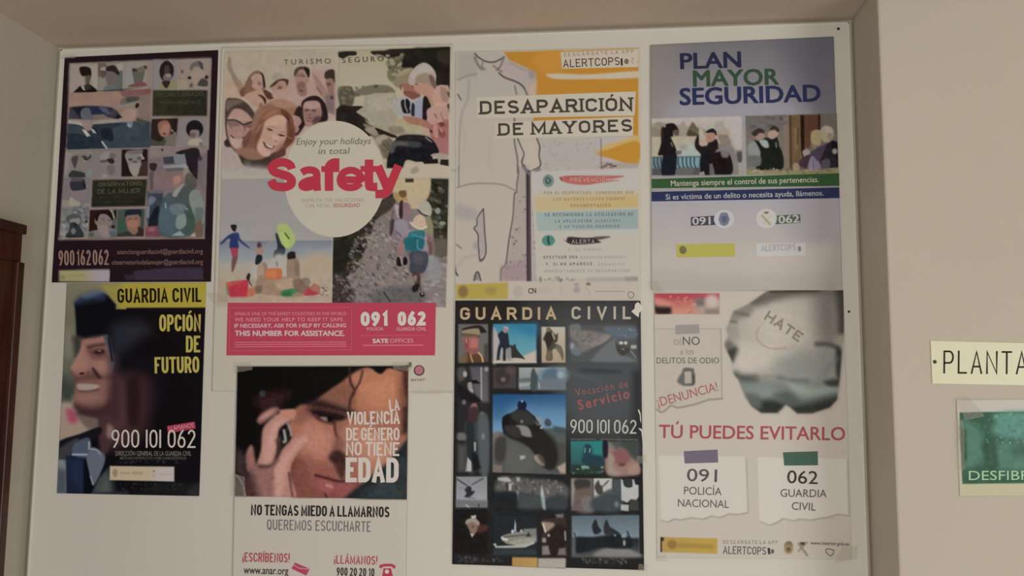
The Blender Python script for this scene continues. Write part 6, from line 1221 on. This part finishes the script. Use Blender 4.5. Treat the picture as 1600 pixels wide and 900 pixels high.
s.v(880, 740, 1015, 890, 810); C.dabs('180 790 600 790 590 840 200 840', 60, ['55534f', '6a6762', '3a3836'], .6, 1.4, .7, 0, 70, .8, .8)
s.sheet('paper', None, 2.0, 0)
a = (708, 495, 890, 605, 1489); b = (880, 500, 1010, 605, 1114); c = (705, 570, 890, 745, 951); d = (880, 600, 1015, 745, 838); e = (705, 740, 890, 890, 1110); f = (880, 740, 1015, 890, 810)
for vw, q, nm in ((a, '70 95 450 95 455 580 70 590', 'old_officer_photo'), (a, '512 92 1064 92 1064 588 514 590', 'dog_handler_photo'), (a, '1130 128 1432 128 1436 585 1132 588', 'kneeling_soldier_photo'), (b, '90 60 980 60 980 600 90 610', 'road_photo'),
                  (c, '52 12 302 12 302 870 50 870', 'standing_guards_photo'), (c, '335 20 525 15 525 190 335 190', 'medal_photo'), (c, '544 20 918 20 918 200 544 200', 'ship_photo'), (c, '335 238 922 235 922 890 335 868', 'motorcycle_photo'),
                  (d, '72 552 385 550 388 868 74 870', 'diver_photo'), (d, '430 556 730 556 728 870 430 870', 'hands_photo'), (e, '50 25 340 25 340 312 48 312', 'helicopter_photo'), (e, '395 40 1075 30 1078 330 395 330', 'crowd_photo'),
                  (e, '40 345 345 345 345 745 40 745', 'child_photo'), (e, '390 385 802 385 806 765 390 765', 'patrol_boat_photo'), (e, '852 400 1082 400 1082 766 852 762', 'rescue_photo'), (f, '76 42 708 42 708 350 76 348', 'horse_photo'), (f, '80 392 712 385 712 778 85 775', 'sea_photo'), (e, '572 780 1075 790 1072 886 572 866', 'institutional_strip')):
    s.v(*vw); s.sheet(nm, q, 1.0, 1)
s.v(700, 460, 1015, 680, 1289)
s.t('headline', 'GUARDIA', '80 164 692 162', 80, 'a5906f', 'S', stroke=.2, gap=.75, label='pale golden lettering')
s.t('headline', 'CIVIL', '790 160 1168 160', 82, 'a39a89', 'S', stroke=.19, gap=.95, label='pale lettering')
s.t('slogan', 'Vocaci\u00f3n de', '818 650 1152 592', 46, '7d5350', bold=.02, space=1.25, label='slanted reddish lettering')
s.t('slogan', 'Servicio', '838 738 1166 660', 62, '8f4f4c', bold=.03, space=1.3, label='slanted reddish lettering')
s.t('phone_number', '900 |0| 062', '782 886 1204 890', 88, 'a7a59c', 'S', stroke=.105, gap=.28, wordgap=.6)
s.v(*d)
s.t('web_line', 'www.guardiacivil.es', '72 538 314 540', 16, '6d6c68', bold=.01); s.t('web_line', 'reclutamiento@guardiacivil.org', '358 540 722 545', 16, '6d6c68', bold=.01)
ripped = mat('ripped_white_paper', tuple(ink('bdb3a4')), 0.6)
s.v(700, 460, 1015, 680, 1289)
s.shape('torn_corner', '1172 110 1192 92 1196 62 1216 50 1232 68 1254 72 1246 98 1222 118 1218 148 1196 132', None, 4, material=ripped, label='ripped white scrap over the last letter')
s.v(*d)
s.shape('torn_edge', '722 250 735 246 748 280 752 310 756 380 745 350 742 300', None, 4, material=ripped); s.shape('torn_edge', '726 428 752 430 768 450 776 520 800 620 786 610 766 530 758 460', None, 4, material=ripped)
s.v(700, 670, 1015, 895, 1260); s.tape('1180 170 1240 160 1240 210 1180 220', seed=18); s.tape('1190 840 1250 850 1250 890 1190 890', seed=19)
# ================================================================ poster: the grey fist against hate crime (lower right)
s = Sheet('poster', 'white poster of a big grey clenched fist reading T\u00da PUEDES EVITARLO in red', 'poster',
          '1021.5 456 1317 453 1331 874 1026.5 871', 'aea497', seed=8, lift=0.0010, wave=0.0018, group='recruiting and safety posters on the notice board')
C = s.C
s.v(1010, 440, 1345, 670, 1311)
FIST = '740 55 1210 45 1206 300 1195 430 1180 600 1165 720 1120 770 1010 806 920 806 880 770 850 752 830 775 800 803 700 803 640 760 600 700 560 600 530 560 520 480 490 420 474 380 500 330 486 290 510 240 530 180 620 140'
C.p(nums(FIST) + np.array([5, 7]), '8f877b', 9, 0, .7)
C.clip(FIST, 0.9)
C.p('470 40 1220 40 1220 820 470 820', '8c877e', 1)
C.p('600 160 760 100 960 90 1060 180 1060 360 960 470 760 560 560 560 500 430 540 300', 'a39b8f', 40, 1); C.p('560 400 760 380 900 430 760 500 620 560 540 530', 'b1a79a', 24, 1); C.p('680 190 900 190 960 300 860 400 700 380', 'ada395', 40, 1)
C.p('740 50 1210 40 1170 95 980 84 820 108 680 150 610 150', '5f584e', 16, 1); C.p('740 44 1080 44 1060 64 760 68', '3a342c', 6); C.p('1150 40 1220 40 1220 330 1180 360 1166 240', '2c2823', 14, 1); C.p('1040 90 1170 80 1175 340 1060 350', '6f6b61', 40, 1, .85); C.p('1160 340 1206 330 1196 440 1150 420', '8f8677', 9, 1)
C.p('530 178 620 140 650 180 570 230 510 240', '7b756b', 12, 1); C.l('545 190 620 205', 13, '5d574e', 8); C.l('512 242 548 248', 11, '5d574e', 6); C.p('486 280 545 270 560 340 490 350', '8d867e', 10, 1); C.p('470 400 500 360 560 410 545 460 520 492 486 430', '66615a', 12, 1); C.p('495 430 545 405 540 450 520 490', '3d3a34', 8, 1)
C.p('800 470 1000 420 1180 430 1180 600 960 600 820 560', '80827a', 40, 1, .9); C.p('560 600 760 610 960 620 1180 610 1170 740 1010 806 700 803 600 700', '686d65', 20, 1); C.p('600 620 720 620 830 660 800 740 680 730 620 690', '79807a', 24, 1, .8); C.p('860 600 1000 640 1170 630 1150 680 980 700 900 680', '8a8f85', 18, 1)
C.l('545 572 600 590 660 592', 34, '44453f', 16); C.l('660 590 760 580 820 588', 12, '6f6e66', 9, .7); C.l('810 588 900 604 980 606', 20, '595b54', 12, .8); C.l('1040 382 1110 384 1165 402', 20, '45423b', 10); C.p('1160 410 1200 440 1190 600 1160 560', '34342f', 9, 1); C.p('1090 610 1180 596 1170 640 1110 636', '3a3b35', 9, 1); C.l('1080 560 1160 470', 26, '6d6f67', 14, .6)
C.p('640 742 760 720 840 740 850 752 800 812 700 812', '2e302a', 16, 1); C.p('868 760 1000 740 1170 700 1140 780 1010 815 910 815', '30322c', 18, 1); C.p('780 690 880 680 930 740 850 748', '4d524b', 16, 1); C.p('610 690 680 700 700 770 640 760', '565a52', 12, 1); C.n('470 40 1220 40 1220 820 470 820', 6, 5, 71)
C.soft('470 40 1220 40 1220 820 470 820', 1)
C.clip()
C.clip('48 72 446 72 446 200 50 200')
C.g('40 60 460 60 460 210 40 210', 'a84a4d', 'b5806c', '0 70 0 190', 1); C.p('300 100 460 80 460 210 330 210', 'a08b80', 20, 1); C.p('48 72 446 72 446 110 150 110 48 130', 'a53b46', 10, 1, .8); C.p('55 130 140 150 145 198 60 198', '2f211d', 8, 1); C.p('55 100 130 120 160 150 60 150', 'b87a70', 9, 1); C.e(330, 125, 36, 26, '6d615d', 0, 10); C.e(400, 120, 40, 40, 'b5a49a', 0, 12); C.p('360 170 446 165 446 200 360 200', '7d6f68', 10); C.dabs('140 90 300 90 300 190 140 190', 26, ['b87a68', 'a85a50', 'c09080'], 1, 3, 1.3, 0, 72, 2, .6)
C.clip()
C.p('45 288 455 288 462 720 380 722 300 752 200 770 150 755 90 805 60 780 48 780', 'aba193', 3); C.l('455 290 462 718', 7, '8f877b', 2); C.l('48 288 455 288', 5, '958d80', 2); C.l('60 780 90 800 110 792 150 756 190 772 230 765 300 750 380 722 462 716', 9, '7d766c', 2.5, 1, 0)
C.p('180 268 320 262 322 316 178 322', '8f857f', 3)
C.p('190 600 215 560 230 570 225 630 195 620', '5f5d56', 5, 1); C.p('222 535 280 530 292 545 294 628 240 638 222 630', '5f5d57', 3, 1); C.p('232 552 272 548 278 620 234 624', 'a09789', 2); C.p('280 570 296 570 292 628 280 630', '4a4843', 4)
C.l('855 405 760 410 690 370 672 320 690 280', 9, '9a7f70', 3, .7); C.l('690 280 760 220 900 250 940 320 880 410 800 412', 6, 'a08878', 5, .4)
s.v(1010, 650, 1345, 890, 1256)
for q, tq in (('72 232 580 238 592 562 540 572 480 570 430 590 380 582 330 600 260 592 200 604 160 600 120 618 84 606', '222 205 416 196 420 272 224 278'), ('650 240 1172 250 1184 580 1120 572 1060 590 1010 596 960 606 900 600 860 610 800 596 760 622 720 636 660 612', '800 212 1002 206 1004 288 806 288')):
    P_ = nums(q); C.p(P_ + np.array([5, 6]), '857d73', 4, 0, .9); C.p(P_, 'b8b0a4', 1.6)
C.p('1200 700 1240 560 1240 860 1100 860 1080 800', 'a59a8a', 30, 1, .6)
C.g('82 708 416 716 414 806 84 796', 'a0854a', 'a88a42', '82 0 414 0', 1); C.p('82 708 104 712 100 730 90 735 92 796 82 796', '33271a', 1.2); C.e(150, 752, 28, 26, '7a6030', 0, 4, .8); C.l('190 756 380 764', 26, '8c7238', 5, .7)
C.e(832, 760, 26, 26, '7b6a52', 0, 3); C.e(832, 782, 26, 26, '8f7a52', 0, 3); C.e(832, 780, 14, 14, '5d5246', 0, 2); C.e(834, 742, 16, 8, '6b5b48', 0, 3); C.l('890 790 940 740', 9, '7d7260', 2); C.l('892 748 940 815', 14, '857b62', 2.5); C.p('898 738 930 738 924 756 904 756', '4a4038', 2)
s.sheet('paper', None, 1.0, 0)
s.v(1010, 440, 1345, 670, 1311)
s.t('caption', 'HATE', '716 228 928 372', 62, '7f766b', 'S', stroke=.2, gap=.25, layer=2, label='grey HATE stamp across the fist')
s.t('lettering', 'D\u00cd', '170 388 212 388', 34, '8d857c', bold=0); s.t('lettering', 'NO', '222 388 326 388', 52, '57524c', bold=.0)
s.t('lettering', 'a los', '208 446 290 444', 38, '8b8379', bold=0)
s.t('lettering', 'DELITOS DE ODIO', '62 500 444 500', 36, '5f5a53', bold=.0)
s.t('lettering', '\u00a1DENUNCIA!', '74 766 440 666', 56, '9a5a54', bold=.0, label='slanted red lettering')
s.shape('grey_tape', '178 268 320 262 322 316 180 322', '8d837d', 1.6)
s.v(1010, 650, 1345, 890, 1256)
s.t('headline', 'T\u00da PUEDES EVITARLO', '72 128 1162 142', 78, '9c4345', bold=.012, label='red headline')
tp = s.shape('mauve_tape', '218 206 416 196 420 272 224 278', '675d6a', 1.6, label='mauve tape strip printed over a torn note')
s.shape('green_tape', '798 212 1002 206 1004 288 806 290', '3f5a48', 1.6, label='green tape strip printed over a torn note')
s.t('phone_number', '091', '236 380 412 386', 74, '4f4a49', bold=.004); s.t('phone_number', '062', '822 392 1002 398', 76, '35382f', bold=.004)
s.t('lettering', 'POLIC\u00cdA', '220 458 440 464', 46, '56504e', bold=0); s.t('lettering', 'NACIONAL', '184 530 482 538', 46, '56504e', bold=0)
s.t('lettering', 'GUARDIA', '784 472 1054 476', 46, '494a40', bold=0); s.t('lettering', 'CIVIL', '850 548 990 554', 46, '494a40', bold=0)
s.t('caption', 'DESC\u00c1RGATE LA APP', '450 748 768 750', 22, '857c72', 'S', stroke=.15, gap=.7)
s.t('caption', 'ALERTCOPS', '448 806 700 812', 46, '57504a', 'S', stroke=.12, gap=.28)
s.shape('phone_symbol', '708 772 724 772 726 810 712 808', '3f3833', 1.6); s.disc('round_symbol', 738, 792, 9, 14, '5d544d', 1.6, 16)
s.t('web_line', 'www.interior.gob.es', '960 752 1186 758', 20, '4f4843', bold=.01)
s.band('hand_symbol', '1050 795 1052 780 1064 776 1080 780 1096 786 1094 806 1080 820 1066 812 1050 795', 5, '57504a', 1.6)
s.tape('1150 760 1240 760 1230 840 1100 860', seed=21); s.tape('60 820 110 810 120 850 60 850', seed=22)
# ================================================================ signs on the wall to the right
def raised_plate(name, quad, y, depth, material, parent, origin, bevel):
    q = on_plane(nums(quad)[:, 0], nums(quad)[:, 1], 1, y)
    f = q.copy(); f[:, 1] -= depth
    v = np.vstack([q, f])
    return mesh_obj(name, v, [(0, 1, 2, 3), (4, 7, 6, 5), (0, 4, 5, 1), (1, 5, 6, 2), (2, 6, 7, 3), (3, 7, 4, 0)], material, parent, origin, bevel=bevel)
PQ = '1453.3 532.3 1641 537 1644 602.9 1456 599.3'
s = Sheet('floor_sign', 'cream plastic wall sign reading PLANTA in thin black letters', 'sign', PQ, seed=9, plane=PIL_Y, lift=0.0026, wave=0.0)
plate_m = mat('cream_plastic', tuple(ink('bdb896')), 0.35, 0.5)
raised_plate('plate', PQ, PIL_Y, 0.0025, plate_m, s.root, s.org, 0.0006)
s.v(1380, 500, 1600, 800, 660)
s.t('lettering', 'PLANTA', '279 251 672 255', 108, '2a261d', 'S', stroke=.078, gap=.42, layer=.5, label='thin black engraved lettering')
q = on_plane(1460.6, 565.4, 1, PIL_Y - 0.0025)
t = np.linspace(0, 2 * math.pi, 15)[:-1]
rr = 0.0036
v = [q + np.array([0, -0.0014, 0])] + [q + np.array([rr * math.cos(k), -0.0002, rr * math.sin(k)]) for k in t]
mesh_obj('screw', v, [(0, 1 + i, 1 + (i + 1) % 14) for i in range(14)], screw_m, s.root, s.org, smooth=True)

GQ = '1494 625 1714 622 1718 774 1499 775.5'
s = Sheet('defibrillator_sign', 'green paper sign in a clear plastic sleeve reading DESFIBRILADOR', 'sign', GQ, 'a59f86', seed=10, plane=PIL_Y, lift=0.0006, wave=0.0014)
C = s.C
s.v(1380, 500, 1600, 800, 660)
C.p('343 372 1000 366 1000 440 350 436', 'aca398', 1); C.p('355 766 1000 762 1000 830 358 828', 'a8a284', 1)
C.p('356 433 980 424 984 762 370 768', '1f4f36', 1)
C.p('520 445 620 430 980 430 980 560 660 560 560 550 510 520 525 480', '4a7d6e', 12, 1); C.dabs('520 440 960 432 960 550 540 550', 50, ['6a9a8e', '3a6a5a', '5f9088', '2a5a45'], 1.5, 4, 1.8, -30, 81, 1.8, .7)  # lighter teal patches: sleeve reflections painted into the card's colour
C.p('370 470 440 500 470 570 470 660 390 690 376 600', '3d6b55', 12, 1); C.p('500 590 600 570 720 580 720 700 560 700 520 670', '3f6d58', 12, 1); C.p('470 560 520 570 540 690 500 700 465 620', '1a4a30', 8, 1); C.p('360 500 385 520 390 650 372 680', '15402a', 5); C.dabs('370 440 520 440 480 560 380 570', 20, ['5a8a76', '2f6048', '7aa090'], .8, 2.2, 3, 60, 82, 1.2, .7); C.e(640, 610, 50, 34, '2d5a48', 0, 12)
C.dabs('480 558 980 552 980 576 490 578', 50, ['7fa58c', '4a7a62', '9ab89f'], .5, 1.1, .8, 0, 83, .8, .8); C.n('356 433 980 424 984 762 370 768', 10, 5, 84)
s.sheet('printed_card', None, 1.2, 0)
s.v(1380, 500, 1600, 800, 660)
s.t('lettering', 'DESFIBRILADOR', '400 750 985 748', 44, '8fae8a', bold=.0, layer=1.5)
film = bpy.data.materials.new('clear_film'); film.use_nodes = True
fb = film.node_tree.nodes['Principled BSDF']
fb.inputs['Base Color'].default_value = (0.8, 0.8, 0.76, 1); fb.inputs['Roughness'].default_value = 0.12; fb.inputs['Alpha'].default_value = 0.05
nz = film.node_tree.nodes.new('ShaderNodeTexNoise'); nz.inputs['Scale'].default_value = 60; nz.inputs['Detail'].default_value = 3
tc = film.node_tree.nodes.new('ShaderNodeTexCoord'); bp = film.node_tree.nodes.new('ShaderNodeBump'); bp.inputs['Strength'].default_value = 0.6; bp.inputs['Distance'].default_value = 0.004
film.node_tree.links.new(tc.outputs['Object'], nz.inputs['Vector']); film.node_tree.links.new(nz.outputs['Fac'], bp.inputs['Height']); film.node_tree.links.new(bp.outputs['Normal'], fb.inputs['Normal'])
s.shape('plastic_sleeve', '338 366 1008 360 1018 832 352 834', None, 6, material=film)
s.tape('330 365 400 360 470 450 380 470', seed=24, crumple=.003); s.tape('335 470 375 470 380 700 345 700', seed=25, crumple=.002)
